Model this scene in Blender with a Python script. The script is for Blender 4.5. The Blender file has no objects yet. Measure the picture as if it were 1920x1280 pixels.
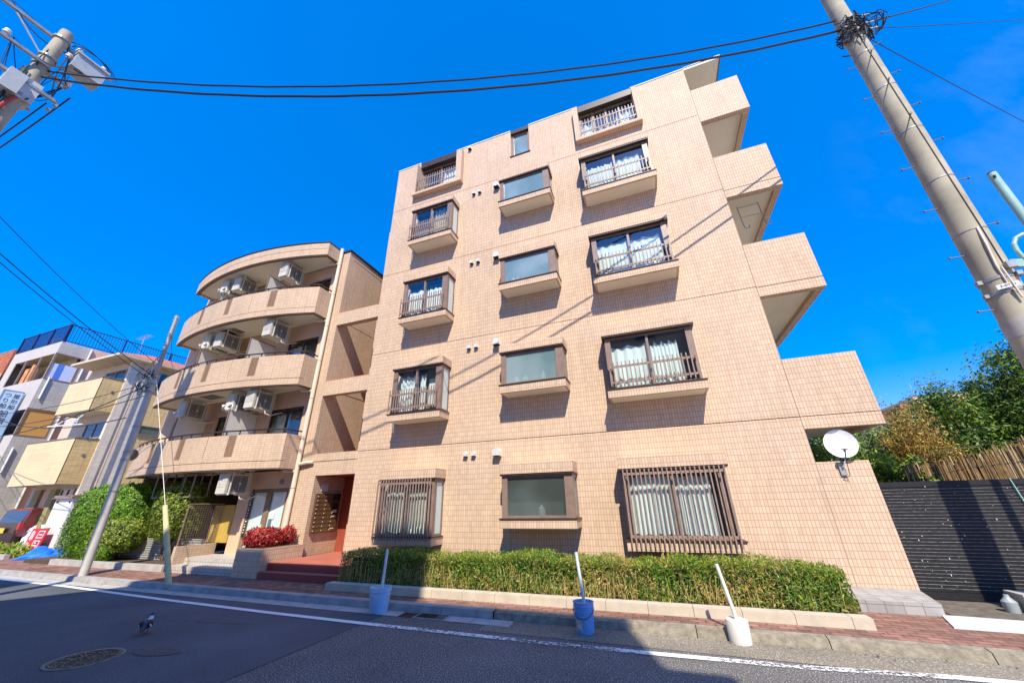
import bpy, math, random
import numpy as np
from mathutils import Vector, Matrix
random.seed(7); np.random.seed(7)
C = bpy.context.scene
COL = C.collection
R = math.radians

# ------------------------------------------------------------------ camera
cam = bpy.data.cameras.new("camera"); co = bpy.data.objects.new("camera", cam); COL.objects.link(co)
cam.sensor_width = 36.0; cam.lens = 682.7 / 1920 * 36.0
cam.clip_start = 0.05; cam.clip_end = 2000
rx = Vector((0.9364, 0.3506, -0.0182)); dn = Vector((-0.1568, 0.3722, -0.9148)); fw = Vector((-0.3149, 0.8594, 0.4035))
rx.normalize(); fw = (fw - rx * fw.dot(rx)).normalized(); up = -(dn - rx * dn.dot(rx) - fw * dn.dot(fw)).normalized()
M3 = Matrix((rx, up, -fw)).transposed()
co.matrix_world = Matrix.Translation((0, 0, 1.55)) @ M3.to_4x4()
C.camera = co

# ------------------------------------------------------------------ world, sun, exposure
SUN = Vector((.37, -1.0, 1.24)).normalized()
SUN_EL = math.asin(SUN.z); SUN_ROT = math.atan2(SUN.x, SUN.y)
w = bpy.data.worlds.new("World"); C.world = w; w.use_nodes = True
nt = w.node_tree; nt.nodes.clear()
out = nt.nodes.new("ShaderNodeOutputWorld"); bg = nt.nodes.new("ShaderNodeBackground")
sky = nt.nodes.new("ShaderNodeTexSky"); sky.sky_type = 'NISHITA'; sky.sun_disc = False
sky.sun_elevation = SUN_EL; sky.sun_rotation = SUN_ROT
sky.air_density = 1.0; sky.dust_density = 0.3; sky.ozone_density = 3.0
hs = nt.nodes.new("ShaderNodeHueSaturation"); hs.inputs['Saturation'].default_value = 1.62; hs.inputs['Value'].default_value = 1.7; hs.inputs['Hue'].default_value = 0.5
# a few thin cirrus wisps
tc = nt.nodes.new("ShaderNodeTexCoord"); mp = nt.nodes.new("ShaderNodeMapping"); mp.inputs['Scale'].default_value = (2.2, 5.0, 2.0)
mp.inputs['Rotation'].default_value = (0.3, 0.5, 0.9)
nz = nt.nodes.new("ShaderNodeTexNoise"); nz.inputs['Scale'].default_value = 1.6; nz.inputs['Detail'].default_value = 7; nz.inputs['Roughness'].default_value = .6
rmp = nt.nodes.new("ShaderNodeValToRGB"); rmp.color_ramp.elements[0].position = .5; rmp.color_ramp.elements[1].position = .95
rmp.color_ramp.elements[1].color = (.17, .17, .17, 1)
mx = nt.nodes.new("ShaderNodeMixRGB"); mx.inputs['Color2'].default_value = (5, 6.5, 8, 1)
L = nt.links.new
L(tc.outputs['Generated'], mp.inputs['Vector']); L(mp.outputs['Vector'], nz.inputs['Vector']); L(nz.outputs['Fac'], rmp.inputs['Fac'])
mt_ = nt.nodes.new("ShaderNodeMixRGB"); mt_.blend_type = 'MULTIPLY'; mt_.inputs['Fac'].default_value = 1; zr_ = nt.nodes.new("ShaderNodeValToRGB"); ez = zr_.color_ramp.elements; ez[0].position = 0; ez[0].color = (.62, .39, .58, 1); ez[1].position = .75; ez[1].color = (.7, .79, .95, 1)
sz_ = nt.nodes.new("ShaderNodeSeparateXYZ"); nt.links.new(tc.outputs['Generated'], sz_.inputs['Vector']); nt.links.new(sz_.outputs['Z'], zr_.inputs['Fac']); nt.links.new(zr_.outputs['Color'], mt_.inputs['Color2'])
L(sky.outputs['Color'], hs.inputs['Color']); L(hs.outputs['Color'], mt_.inputs['Color1']); L(mt_.outputs['Color'], mx.inputs['Color1']); sx_ = nt.nodes.new("ShaderNodeSeparateXYZ"); L(tc.outputs['Generated'], sx_.inputs['Vector'])
mr_ = nt.nodes.new("ShaderNodeMapRange"); mr_.inputs['From Min'].default_value = .40; mr_.inputs['From Max'].default_value = .62; L(sx_.outputs['X'], mr_.inputs['Value'])
mm_ = nt.nodes.new("ShaderNodeMath"); mm_.operation = 'MULTIPLY'; L(rmp.outputs['Color'], mm_.inputs[0]); L(mr_.outputs['Result'], mm_.inputs[1]); L(mm_.outputs['Value'], mx.inputs['Fac'])
L(mx.outputs['Color'], bg.inputs['Color']); bg.inputs['Strength'].default_value = 0.15
L(bg.outputs['Background'], out.inputs['Surface'])
sl = bpy.data.lights.new("sun", 'SUN'); sl.energy = 4.6; sl.angle = R(.53); sl.color = (1.0, .92, .77)
so = bpy.data.objects.new("sun", sl); COL.objects.link(so)
so.rotation_euler = (-SUN).to_track_quat('-Z', 'Y').to_euler(); so.location = (10, -20, 30)
C.view_settings.view_transform = 'Standard'; C.view_settings.look = 'None'
C.view_settings.exposure = 0.62; C.view_settings.gamma = 1.0
C.view_settings.use_curve_mapping = False

# ------------------------------------------------------------------ materials
def newmat(name):
    m = bpy.data.materials.new(name); m.use_nodes = True
    n = m.node_tree.nodes; return m, n, m.node_tree.links.new, n['Principled BSDF']
def mat(name, col, rough=.6, var=.12, scale=4., metal=0., bump=0., bscale=60., spec=.4, detail=5):
    m, n, l, p = newmat(name)
    p.inputs['Roughness'].default_value = rough; p.inputs['Metallic'].default_value = metal
    p.inputs['Specular IOR Level'].default_value = spec
    g = n.new("ShaderNodeNewGeometry")
    z = n.new("ShaderNodeTexNoise"); z.inputs['Scale'].default_value = scale; z.inputs['Detail'].default_value = detail
    l(g.outputs['Position'], z.inputs['Vector'])
    x = n.new("ShaderNodeMixRGB")
    x.inputs['Color1'].default_value = (*[c * (1 - var) for c in col], 1); x.inputs['Color2'].default_value = (*[min(1, c * (1 + var)) for c in col], 1)
    rr = n.new("ShaderNodeMapRange"); rr.inputs['From Min'].default_value = .3; rr.inputs['From Max'].default_value = .7
    l(z.outputs['Fac'], rr.inputs['Value']); l(rr.outputs['Result'], x.inputs['Fac']); l(x.outputs['Color'], p.inputs['Base Color'])
    if bump:
        z2 = n.new("ShaderNodeTexNoise"); z2.inputs['Scale'].default_value = bscale; z2.inputs['Detail'].default_value = 3
        b = n.new("ShaderNodeBump"); b.inputs['Strength'].default_value = bump; b.inputs['Distance'].default_value = .01
        l(g.outputs['Position'], z2.inputs['Vector']); l(z2.outputs['Fac'], b.inputs['Height']); l(b.outputs['Normal'], p.inputs['Normal'])
    return m
def tile(name, col, mortar, bw, rh, ms=.005, var=.07, offset=0., rough=.62, bump=.3, stain=.08):
    m, n, l, p = newmat(name)
    p.inputs['Roughness'].default_value = rough; p.inputs['Specular IOR Level'].default_value = .22
    uv = n.new("ShaderNodeUVMap")
    b = n.new("ShaderNodeTexBrick"); b.offset = offset; b.squash = 1
    b.inputs['Scale'].default_value = 1; b.inputs['Brick Width'].default_value = bw; b.inputs['Row Height'].default_value = rh
    b.inputs['Mortar Size'].default_value = ms; b.inputs['Mortar Smooth'].default_value = .1; b.inputs['Bias'].default_value = 0
    b.inputs['Color1'].default_value = (*[c * (1 + var) for c in col], 1); b.inputs['Color2'].default_value = (*[c * (1 - var) for c in col], 1)
    b.inputs['Mortar'].default_value = (*mortar, 1)
    l(uv.outputs['UV'], b.inputs['Vector'])
    g = n.new("ShaderNodeNewGeometry"); z = n.new("ShaderNodeTexNoise"); z.inputs['Scale'].default_value = .9; z.inputs['Detail'].default_value = 6
    l(g.outputs['Position'], z.inputs['Vector'])
    r_ = n.new("ShaderNodeMapRange"); r_.inputs['From Min'].default_value = .3; r_.inputs['From Max'].default_value = .7
    r_.inputs['To Min'].default_value = 1 - stain; r_.inputs['To Max'].default_value = 1 + stain * .6
    l(z.outputs['Fac'], r_.inputs['Value'])
    mu = n.new("ShaderNodeMixRGB"); mu.blend_type = 'MULTIPLY'; mu.inputs['Fac'].default_value = 1
    l(b.outputs['Color'], mu.inputs['Color1']); l(r_.outputs['Result'], mu.inputs['Color2'])
    mp_ = n.new("ShaderNodeMapping"); mp_.inputs['Scale'].default_value = (5, 5, .35); l(g.outputs['Position'], mp_.inputs['Vector'])
    z3 = n.new("ShaderNodeTexNoise"); z3.inputs['Scale'].default_value = 1.6; z3.inputs['Detail'].default_value = 5; l(mp_.outputs['Vector'], z3.inputs['Vector'])
    r3 = n.new("ShaderNodeMapRange"); r3.inputs['From Min'].default_value = .5; r3.inputs['From Max'].default_value = .75; r3.inputs['To Min'].default_value = 1; r3.inputs['To Max'].default_value = 1 - stain * 1.6; l(z3.outputs['Fac'], r3.inputs['Value'])
    m3 = n.new("ShaderNodeMixRGB"); m3.blend_type = 'MULTIPLY'; m3.inputs['Fac'].default_value = 1; l(mu.outputs['Color'], m3.inputs['Color1']); l(r3.outputs['Result'], m3.inputs['Color2']); l(m3.outputs['Color'], p.inputs['Base Color'])
    bp = n.new("ShaderNodeBump"); bp.invert = True; bp.inputs['Strength'].default_value = bump; bp.inputs['Distance'].default_value = .004
    l(b.outputs['Fac'], bp.inputs['Height']); l(bp.outputs['Normal'], p.inputs['Normal'])
    return m
def schlick(n, l, f0):
    """view-angle reflectance, the same from both sides of a pane"""
    lw_ = n.new("ShaderNodeLayerWeight"); lw_.inputs['Blend'].default_value = .5
    p5 = n.new("ShaderNodeMath"); p5.operation = 'POWER'; l(lw_.outputs['Facing'], p5.inputs[0]); p5.inputs[1].default_value = 4.5
    ma = n.new("ShaderNodeMath"); ma.operation = 'MULTIPLY_ADD'; l(p5.outputs['Value'], ma.inputs[0]); ma.inputs[1].default_value = 1 - f0; ma.inputs[2].default_value = f0
    return ma.outputs['Value']
def glassmat(name, tint=(.89, .97, .96), f0=.13, rough=.012):
    m, n, l, p = newmat(name); n.remove(p); o = n['Material Output']
    t = n.new("ShaderNodeBsdfTransparent"); t.inputs['Color'].default_value = (*tint, 1)
    g = n.new("ShaderNodeBsdfGlossy"); g.inputs['Roughness'].default_value = rough; g.inputs['Color'].default_value = (.95, .98, 1, 1)
    x = n.new("ShaderNodeMixShader"); l(schlick(n, l, f0), x.inputs['Fac']); l(t.outputs['BSDF'], x.inputs[1]); l(g.outputs['BSDF'], x.inputs[2])
    l(x.outputs['Shader'], o.inputs['Surface']); return m
def frosted(name, a=(.16, .21, .20), b=(.34, .42, .40)):
    m, n, l, p = newmat(name)
    p.inputs['Roughness'].default_value = .6; p.inputs['Specular IOR Level'].default_value = .2
    g = n.new("ShaderNodeNewGeometry"); z = n.new("ShaderNodeTexNoise"); z.inputs['Scale'].default_value = 1.3; z.inputs['Detail'].default_value = 1
    l(g.outputs['Position'], z.inputs['Vector'])
    x = n.new("ShaderNodeValToRGB"); e = x.color_ramp.elements; e[0].position = .35; e[0].color = (*a, 1); e[1].position = .7; e[1].color = (*b, 1)
    l(z.outputs['Fac'], x.inputs['Fac'])
    # wire grid in the glass
    uv = n.new("ShaderNodeUVMap"); mp = n.new("ShaderNodeMapping"); mp.inputs['Rotation'].default_value = (0, 0, R(45)); l(uv.outputs['UV'], mp.inputs['Vector'])
    bk = n.new("ShaderNodeTexBrick"); bk.offset = 0; bk.inputs['Scale'].default_value = 1; bk.inputs['Brick Width'].default_value = .022; bk.inputs['Row Height'].default_value = .022; bk.inputs['Mortar Size'].default_value = .0025
    bk.inputs['Color1'].default_value = (1, 1, 1, 1); bk.inputs['Color2'].default_value = (1, 1, 1, 1); bk.inputs['Mortar'].default_value = (.3, .3, .28, 1)
    l(mp.outputs['Vector'], bk.inputs['Vector'])
    mu = n.new("ShaderNodeMixRGB"); mu.blend_type = 'MULTIPLY'; mu.inputs['Fac'].default_value = 1
    l(x.outputs['Color'], mu.inputs['Color1']); l(bk.outputs['Color'], mu.inputs['Color2']); l(mu.outputs['Color'], p.inputs['Base Color'])
    gl_ = n.new("ShaderNodeBsdfGlossy"); gl_.inputs['Roughness'].default_value = .13
    xs_ = n.new("ShaderNodeMixShader"); l(schlick(n, l, .2), xs_.inputs['Fac']); l(p.outputs['BSDF'], xs_.inputs[1]); l(gl_.outputs['BSDF'], xs_.inputs[2]); 
    tr_ = n.new("ShaderNodeBsdfTransparent"); tr_.inputs['Color'].default_value = (.8, .9, .88, 1)
    xt_ = n.new("ShaderNodeMixShader"); xt_.inputs['Fac'].default_value = .38; l(xs_.outputs['Shader'], xt_.inputs[1]); l(tr_.outputs['BSDF'], xt_.inputs[2]); l(xt_.outputs['Shader'], n['Material Output'].inputs['Surface'])
    return m
def leafmat(name, col, var=.3, rough=.45, trans=.25):
    m, n, l, p = newmat(name)
    p.inputs['Roughness'].default_value = rough; p.inputs['Specular IOR Level'].default_value = .35
    g = n.new("ShaderNodeNewGeometry"); z = n.new("ShaderNodeTexNoise"); z.inputs['Scale'].default_value = 3.; z.inputs['Detail'].default_value = 8; z.inputs['Roughness'].default_value = .75
    l(g.outputs['Position'], z.inputs['Vector'])
    rr = n.new("ShaderNodeMapRange"); rr.inputs['From Min'].default_value = .35; rr.inputs['From Max'].default_value = .65; l(z.outputs['Fac'], rr.inputs['Value'])
    x = n.new("ShaderNodeMixRGB"); x.inputs['Color1'].default_value = (*[c * (1 - var) for c in col], 1); x.inputs['Color2'].default_value = (*[c * (1 + var) for c in col], 1)
    l(rr.outputs['Result'], x.inputs['Fac']); l(x.outputs['Color'], p.inputs['Base Color'])
    t = n.new("ShaderNodeBsdfTranslucent"); l(x.outputs['Color'], t.inputs['Color'])
    ms = n.new("ShaderNodeMixShader"); ms.inputs['Fac'].default_value = trans
    l(p.outputs['BSDF'], ms.inputs[1]); l(t.outputs['BSDF'], ms.inputs[2]); l(ms.outputs['Shader'], n['Material Output'].inputs['Surface'])
    return m
def asphalt(name, base, speck, dens=.62, sc=90):
    m, n, l, p = newmat(name)
    p.inputs['Roughness'].default_value = .85; p.inputs['Specular IOR Level'].default_value = .3
    g = n.new("ShaderNodeNewGeometry")
    v = n.new("ShaderNodeTexNoise"); v.inputs['Scale'].default_value = sc; v.inputs['Detail'].default_value = 2; v.inputs['Roughness'].default_value = .8
    l(g.outputs['Position'], v.inputs['Vector'])
    x = n.new("ShaderNodeValToRGB"); e = x.color_ramp.elements; e[0].position = .3; e[0].color = (*[c * .7 for c in base], 1); e[1].position = .70; e[1].color = (*speck, 1)
    k = e.new(dens); k.color = (*base, 1)
    l(v.outputs['Fac'], x.inputs['Fac'])
    z = n.new("ShaderNodeTexNoise"); z.inputs['Scale'].default_value = .8; z.inputs['Detail'].default_value = 6; l(g.outputs['Position'], z.inputs['Vector'])
    r_ = n.new("ShaderNodeMapRange"); r_.inputs['From Min'].default_value = .3; r_.inputs['From Max'].default_value = .7; r_.inputs['To Min'].default_value = .78; r_.inputs['To Max'].default_value = 1.2
    l(z.outputs['Fac'], r_.inputs['Value'])
    mu = n.new("ShaderNodeMixRGB"); mu.blend_type = 'MULTIPLY'; mu.inputs['Fac'].default_value = 1
    l(x.outputs['Color'], mu.inputs['Color1']); l(r_.outputs['Result'], mu.inputs['Color2']); l(mu.outputs['Color'], p.inputs['Base Color'])
    b = n.new("ShaderNodeBump"); b.inputs['Strength'].default_value = .5; b.inputs['Distance'].default_value = .006; l(v.outputs['Fac'], b.inputs['Height']); l(b.outputs['Normal'], p.inputs['Normal'])
    return m
def wornpaint(name, col):
    m, n, l, p = newmat(name)
    p.inputs['Base Color'].default_value = (*col, 1); p.inputs['Roughness'].default_value = .7
    g = n.new("ShaderNodeNewGeometry"); a = n.new("ShaderNodeTexNoise"); a.inputs['Scale'].default_value = 22; a.inputs['Detail'].default_value = 8; a.inputs['Roughness'].default_value = .8
    l(g.outputs['Position'], a.inputs['Vector'])
    b = n.new("ShaderNodeTexNoise"); b.inputs['Scale'].default_value = .9; b.inputs['Detail'].default_value = 1; l(g.outputs['Position'], b.inputs['Vector'])
    s = n.new("ShaderNodeSeparateXYZ"); l(g.outputs['Position'], s.inputs['Vector'])
    r1 = n.new("ShaderNodeMapRange"); r1.inputs['From Min'].default_value = -5; r1.inputs['From Max'].default_value = -3.5; r1.inputs['To Min'].default_value = .62; r1.inputs['To Max'].default_value = .5
    l(s.outputs['X'], r1.inputs['Value'])
    ma = n.new("ShaderNodeMath"); ma.operation = 'MULTIPLY_ADD'; l(b.outputs['Fac'], ma.inputs[0]); ma.inputs[1].default_value = .45; ma.inputs[2].default_value = -.2
    ad = n.new("ShaderNodeMath"); ad.operation = 'ADD'; l(r1.outputs['Result'], ad.inputs[0]); l(ma.outputs['Value'], ad.inputs[1])
    lt = n.new("ShaderNodeMath"); lt.operation = 'LESS_THAN'; l(a.outputs['Fac'], lt.inputs[0]); l(ad.outputs['Value'], lt.inputs[1])
    l(lt.outputs['Value'], p.inputs['Alpha'])
    return m

MT = {}
MT['tile'] = tile("tile_vertical", (.625, .455, .318), (.43, .275, .165), .054, .108, ms=.0050, var=.08, stain=.07)
MT['tileh'] = tile("tile_horizontal", (.61, .44, .295), (.42, .28, .18), .108, .056, ms=.0045)
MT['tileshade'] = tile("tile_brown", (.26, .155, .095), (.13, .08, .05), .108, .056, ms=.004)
MT['stucco'] = mat("stucco_peach", (.66, .44, .28), .85, .06, 2, bump=.3, bscale=120)
MT['dark_joint'] = mat("dark_joint", (.06, .035, .02), .9)
MT['soffit'] = mat("soffit_paint", (.82, .76, .60), .8, .05, 1.5)
MT['brown'] = mat("brown_aluminium", (.24, .16, .12), .4, .15, 8, spec=.5)
MT['brownd'] = mat("dark_brown_aluminium", (.055, .03, .022), .45, .2, 8)
MT['railb'] = mat("rail_brown", (.29, .20, .155), .45, .2, 12)
MT['black'] = mat("black_coping", (.02, .02, .022), .5)
MT['interior'] = mat("dark_interior", (.17, .20, .19), .9)
MT['intceil'] = mat("interior_ceiling", (.35, .35, .33), .9)
MT['glass'] = glassmat("window_glass")
MT['frost'] = frosted("wired_glass_sky_reflect", (.30, .50, .50), (.58, .76, .76))  # upper floors: sky reflection put into the cyan base colour
MT['frost1'] = frosted("wired_glass_dark_reflect", (.11, .13, .10), (.22, .27, .24))  # ground floor: dark reflection of the building opposite put into the olive colour
MT['frostw'] = mat("frosted_panel", (.55, .66, .62), .15, .06, 2, spec=.7)
MT['redfloor'] = mat("red_floor_paint", (.42, .13, .085), .6, .1, 3)
MT['redriser'] = mat("red_riser_tile", (.26, .045, .035), .5, .1, 6)
MT['redwall'] = mat("red_brown_wall", (.30, .07, .04), .5, .1, 6)
MT['darkred'] = mat("dark_red_door", (.03, .006, .005), .5, .1, 6)
MT['concrete'] = mat("concrete", (.42, .39, .34), .85, .15, 5, bump=.3, bscale=90)
MT['kerb'] = mat("kerb_concrete", (.34, .32, .29), .9, .2, 6, bump=.5, bscale=60)
MT['kerbold'] = mat("aged_kerb", (.25, .215, .155), .95, .3, 14, bump=1., bscale=50)
MT['gutter'] = mat("gutter_concrete", (.42, .40, .37), .9, .15, 5, bump=.3, bscale=90)
MT['brickpave'] = tile("paving_brick", (.29, .15, .11), (.12, .08, .06), .2, .1, ms=.008, var=.30, offset=.5, rough=.85, stain=.25)
MT['polec'] = mat("pole_concrete", (.40, .35, .245), .8, .24, 2.2, bump=.15, bscale=80)
MT['steel'] = mat("galvanised_steel", (.36, .36, .34), .45, .15, 10, metal=.3)
MT['palepole'] = mat("pale_pole", (.52, .49, .43), .6, .1, 6)
MT['cable'] = mat("cable_black", (.025, .025, .03), .6)
MT['white'] = mat("white_paint", (.78, .77, .74), .5, .05, 3)
MT['offwhite'] = mat("offwhite_plastic", (.68, .65, .57), .5, .06, 5)
MT['pipe'] = mat("pipe_ivory", (.72, .60, .45), .45, .05, 3)
MT['chrome'] = mat("vent_steel", (.72, .70, .66), .4, .05, 5, metal=.25)
MT['ventdark'] = mat("vent_shadow_mesh", (.03, .03, .03), .8)

# ------------------------------------------------------------------ mesh builder
class MB:
    def __init__(s): s.v = []; s.f = []; s.uv = []; s.mi = []
    def face(s, pts, mi=0, uv=None):
        i = len(s.v); s.v += [tuple(p) for p in pts]; s.f.append(tuple(range(i, i + len(pts)))); s.mi.append(mi); s.uv.append(uv)
        return s
    def box(s, x0, x1, y0, y1, z0, z1, mi=0, skip=''):
        a = [(x0, y0, z0), (x1, y0, z0), (x1, y1, z0), (x0, y1, z0), (x0, y0, z1), (x1, y0, z1), (x1, y1, z1), (x0, y1, z1)]
        for k, q in (('b', (3, 2, 1, 0)), ('t', (4, 5, 6, 7)), ('f', (0, 1, 5, 4)), ('r', (1, 2, 6, 5)), ('k', (2, 3, 7, 6)), ('l', (3, 0, 4, 7))):
            if k not in skip: s.face([a[i] for i in q], mi)
        return s
    def obox(s, c, ax, ay, az, mi=0):   # oriented box: centre, three half-axis vectors
        c = Vector(c); ax = Vector(ax); ay = Vector(ay); az = Vector(az)
        a = [c + ax * i + ay * j + az * k for k in (-1, 1) for i, j in ((-1, -1), (1, -1), (1, 1), (-1, 1))]
        for q in ((3, 2, 1, 0), (4, 5, 6, 7), (0, 1, 5, 4), (1, 2, 6, 5), (2, 3, 7, 6), (3, 0, 4, 7)): s.face([a[i] for i in q], mi)
        return s
    def bar(s, p0, p1, wd, ht=None, mi=0):
        p0 = Vector(p0); p1 = Vector(p1); d = (p1 - p0); ln = d.length; d.normalize()
        u = d.cross(Vector((0, 0, 1)));
        if u.length < 1e-3: u = Vector((1, 0, 0))
        u.normalize(); v = u.cross(d)
        return s.obox((p0 + p1) / 2, d * ln / 2, u * wd / 2, v * (ht or wd) / 2, mi)
    def tube(s, pts, r, n=8, mi=0, caps=True):
        pts = [Vector(p) for p in pts]; rings = []
        rs = r if isinstance(r, (list, tuple)) else [r] * len(pts)
        u = None
        for i, p in enumerate(pts):
            d = (pts[min(i + 1, len(pts) - 1)] - pts[max(i - 1, 0)]).normalized()
            if u is None:
                u = d.cross(Vector((0, 0, 1)))
                if u.length < 1e-3: u = Vector((1, 0, 0))
            u = (u - d * u.dot(d)).normalized(); v = d.cross(u)
            rings.append([p + (u * math.cos(2 * math.pi * k / n) + v * math.sin(2 * math.pi * k / n)) * rs[i] for k in range(n)])
        b = len(s.v)
        for rg in rings: s.v += [tuple(q) for q in rg]
        for i in range(len(rings) - 1):
            for k in range(n):
                k2 = (k + 1) % n
                s.f.append((b + i * n + k, b + i * n + k2, b + (i + 1) * n + k2, b + (i + 1) * n + k)); s.mi.append(mi); s.uv.append(None)
        if caps:
            s.f.append(tuple(b + k for k in reversed(range(n)))); s.mi.append(mi); s.uv.append(None)
            s.f.append(tuple(b + (len(rings) - 1) * n + k for k in range(n))); s.mi.append(mi); s.uv.append(None)
        return s
    def lathe(s, c, prof, n=24, mi=0):     # prof: [(r, z)], vertical axis through c
        b = len(s.v)
        for r_, z in prof:
            s.v += [(c[0] + r_ * math.cos(2 * math.pi * k / n), c[1] + r_ * math.sin(2 * math.pi * k / n), c[2] + z) for k in range(n)]
        for i in range(len(prof) - 1):
            for k in range(n):
                k2 = (k + 1) % n
                s.f.append((b + i * n + k, b + i * n + k2, b + (i + 1) * n + k2, b + (i + 1) * n + k)); s.mi.append(mi); s.uv.append(None)
        return s
    def ell(s, c, rx_, ry_, rz_, n=14, m=8, mi=0, rot=None):
        b = len(s.v)
        for i in range(m + 1):
            t = math.pi * i / m
            for k in range(n):
                a = 2 * math.pi * k / n
                p = Vector((rx_ * math.sin(t) * math.cos(a), ry_ * math.sin(t) * math.sin(a), rz_ * math.cos(t)))
                if rot: p = rot @ p
                s.v.append((c[0] + p.x, c[1] + p.y, c[2] + p.z))
        for i in range(m):
            for k in range(n):
                k2 = (k + 1) % n
                s.f.append((b + (i + 1) * n + k, b + (i + 1) * n + k2, b + i * n + k2, b + i * n + k)); s.mi.append(mi); s.uv.append(None)
        return s
    def build(s, name, mats, parent=None, smooth=False):
        me = bpy.data.meshes.new(name); me.from_pydata(s.v, [], s.f)
        if not isinstance(mats, (list, tuple)): mats = [mats]
        for m in mats: me.materials.append(m)
        me.polygons.foreach_set('material_index', s.mi)
        ul = me.uv_layers.new(name='UVMap'); me.update()
        for p, uv in zip(me.polygons, s.uv):
            n = p.normal; ax = max(range(3), key=lambda i: abs(n[i]))
            for j, li in enumerate(p.loop_indices):
                if uv: ul.data[li].uv = uv[j]; continue
                q = me.vertices[me.loops[li].vertex_index].co
                ul.data[li].uv = (q.y, q.z) if ax == 0 else ((q.x, q.z) if ax == 1 else (q.x, q.y))
        if smooth:
            me.polygons.foreach_set('use_smooth', [True] * len(me.polygons))
            try: me.set_sharp_from_angle(angle=R(40))
            except Exception: pass
        o = bpy.data.objects.new(name, me); COL.objects.link(o)
        if parent: attach(o, parent)
        return o
def attach(o, parent):
    o.parent = parent
    o.matrix_parent_inverse = Matrix.Translation([-c for c in ROOT.get(parent.name, (0, 0, 0))])
ROOT = {}
def tag(o, label=None, cat=None, group=None, kind=None):
    if label: o['label'] = label
    if cat: o['category'] = cat
    if group: o['group'] = group
    if kind: o['kind'] = kind
    return o
def thing(name, loc, label, cat, group=None):
    o = bpy.data.objects.new(name, None); COL.objects.link(o); o.location = loc; o.empty_display_size = .1
    ROOT[o.name] = tuple(loc)
    return tag(o, label, cat, group)
def struct(o): o['kind'] = 'structure'; return o
def B(*a, **k): return MB().box(*a, **k)
def copy_tree(o, parent=None):
    c = o.copy(); COL.objects.link(c)
    if parent: c.parent = parent
    for ch in list(o.children): copy_tree(ch, c)
    return c
def wall_holes(mb, X0, X1, Z0, Z1, y, holes, mi=0, depth=.25, rmi=0):
    """wall face looking to -Y with rectangular openings and their reveals"""
    xs = sorted({X0, X1, *[h[i] for h in holes for i in (0, 1)]}); zs = sorted({Z0, Z1, *[h[i] for h in holes for i in (2, 3)]})
    for a, b in zip(xs, xs[1:]):
        for c, d in zip(zs, zs[1:]):
            if any(h[0] <= a and b <= h[1] and h[2] <= c and d <= h[3] for h in holes): continue
            mb.face([(a, y, c), (b, y, c), (b, y, d), (a, y, d)], mi)
    for (a, b, c, d) in holes:
        k = y + depth
        mb.face([(a, y, c), (a, y, d), (a, k, d), (a, k, c)], rmi); mb.face([(b, y, d), (b, y, c), (b, k, c), (b, k, d)], rmi)
        mb.face([(a, y, c), (a, k, c), (b, k, c), (b, y, c)], rmi)
        if d < Z1: mb.face([(a, k, d), (a, y, d), (b, y, d), (b, k, d)], rmi)
def leaves(mb, pts, nrm, ln, wd, nm, up_bias=0., spread=.9, rng=None, mi=None):
    """leaf-shaped quads (folded diamonds) at pts, facing loosely along nrm"""
    rng = rng or np.random
    for i, (p, n) in enumerate(zip(pts, nrm)):
        n = Vector(n) + Vector(rng.normal(0, spread, 3)); n.normalize()
        d = Vector(rng.normal(0, 1, 3)); d.z += up_bias
        d = d - n * d.dot(n)
        if d.length < 1e-4: continue
        d.normalize(); s = n.cross(d); k = rng.uniform(.6, 1.35)
        a = Vector(p); l_ = ln * k; w_ = wd * k
        m = mi if mi is not None else int(rng.randint(nm))
        mb.v += [tuple(a), tuple(a + d * l_ * .45 + s * w_ * .5), tuple(a + d * l_), tuple(a + d * l_ * .45 - s * w_ * .5)]
        b = len(mb.v) - 4; mb.f.append((b, b + 1, b + 2, b + 3)); mb.mi.append(m); mb.uv.append(None)

# ================================================================== GROUND
struct(MB().face([(-400, -300, -.03), (400, -300, -.03), (400, 400, -.03), (-400, 400, -.03)]).build('ground', MT['concrete']))
a_new = asphalt("asphalt_new", (.105, .112, .125), (.22, .22, .22), .57, 60)
a_old = asphalt("asphalt_old", (.12, .112, .102), (.80, .77, .72), .555, 68)
a_edge = asphalt("asphalt_edge", (.22, .19, .14), (.52, .47, .38), .53, 55)
struct(MB().face([(-90, .8, 0), (-4.28, .8, 0), (-4.28, 5.68, 0), (-90, 5.68, 0)]).build('road', a_new))
struct(MB().face([(-4.265, .8, 0), (60, .8, 0), (60, 5.93, 0), (-4.265, 5.93, 0)]).build('road', a_old))
struct(MB().face([(-4.29, .8, -.004), (-4.255, .8, -.004), (-4.255, 5.7, -.004), (-4.29, 5.7, -.004)]).build('road_joint', MT['dark_joint']))
# edge strip of the old asphalt beside the kerb (browner, worn)
struct(MB().face([(-2.55, 5.42, .004), (60, 5.5, .004), (60, 5.93, .004), (-2.55, 5.93, .004)]).build('road_edge', a_edge))
m = MB()
lx = [(-60, 6.3), (-30, 5.9), (-15.9, 5.60), (-13, 5.57), (-9, 5.36), (-6.2, 5.26), (-4.2, 5.225), (-1.7, 5.22), (-.3, 5.25), (1, 5.3), (2.3, 5.45), (6, 5.55), (40, 5.7)]
for (xa, ya), (xb, yb) in zip(lx, lx[1:]): m.face([(xa, ya - .055, .008), (xb, yb - .055, .008), (xb, yb + .055, .008), (xa, ya + .055, .008)])
struct(m.build('road_line', wornpaint("worn_white_paint", (.8, .8, .78))))
# near pavement (behind the camera)
struct(B(-90, 60, -3.4, .78, -.03, .1).build('near_sidewalk', MT['concrete']))
# far sidewalk of interlocking brick
SWZ = .10
struct(MB().box(-60, 60, 6.065, 9.2, -.02, SWZ, skip='b').build('sidewalk', MT['brickpave']))
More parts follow.
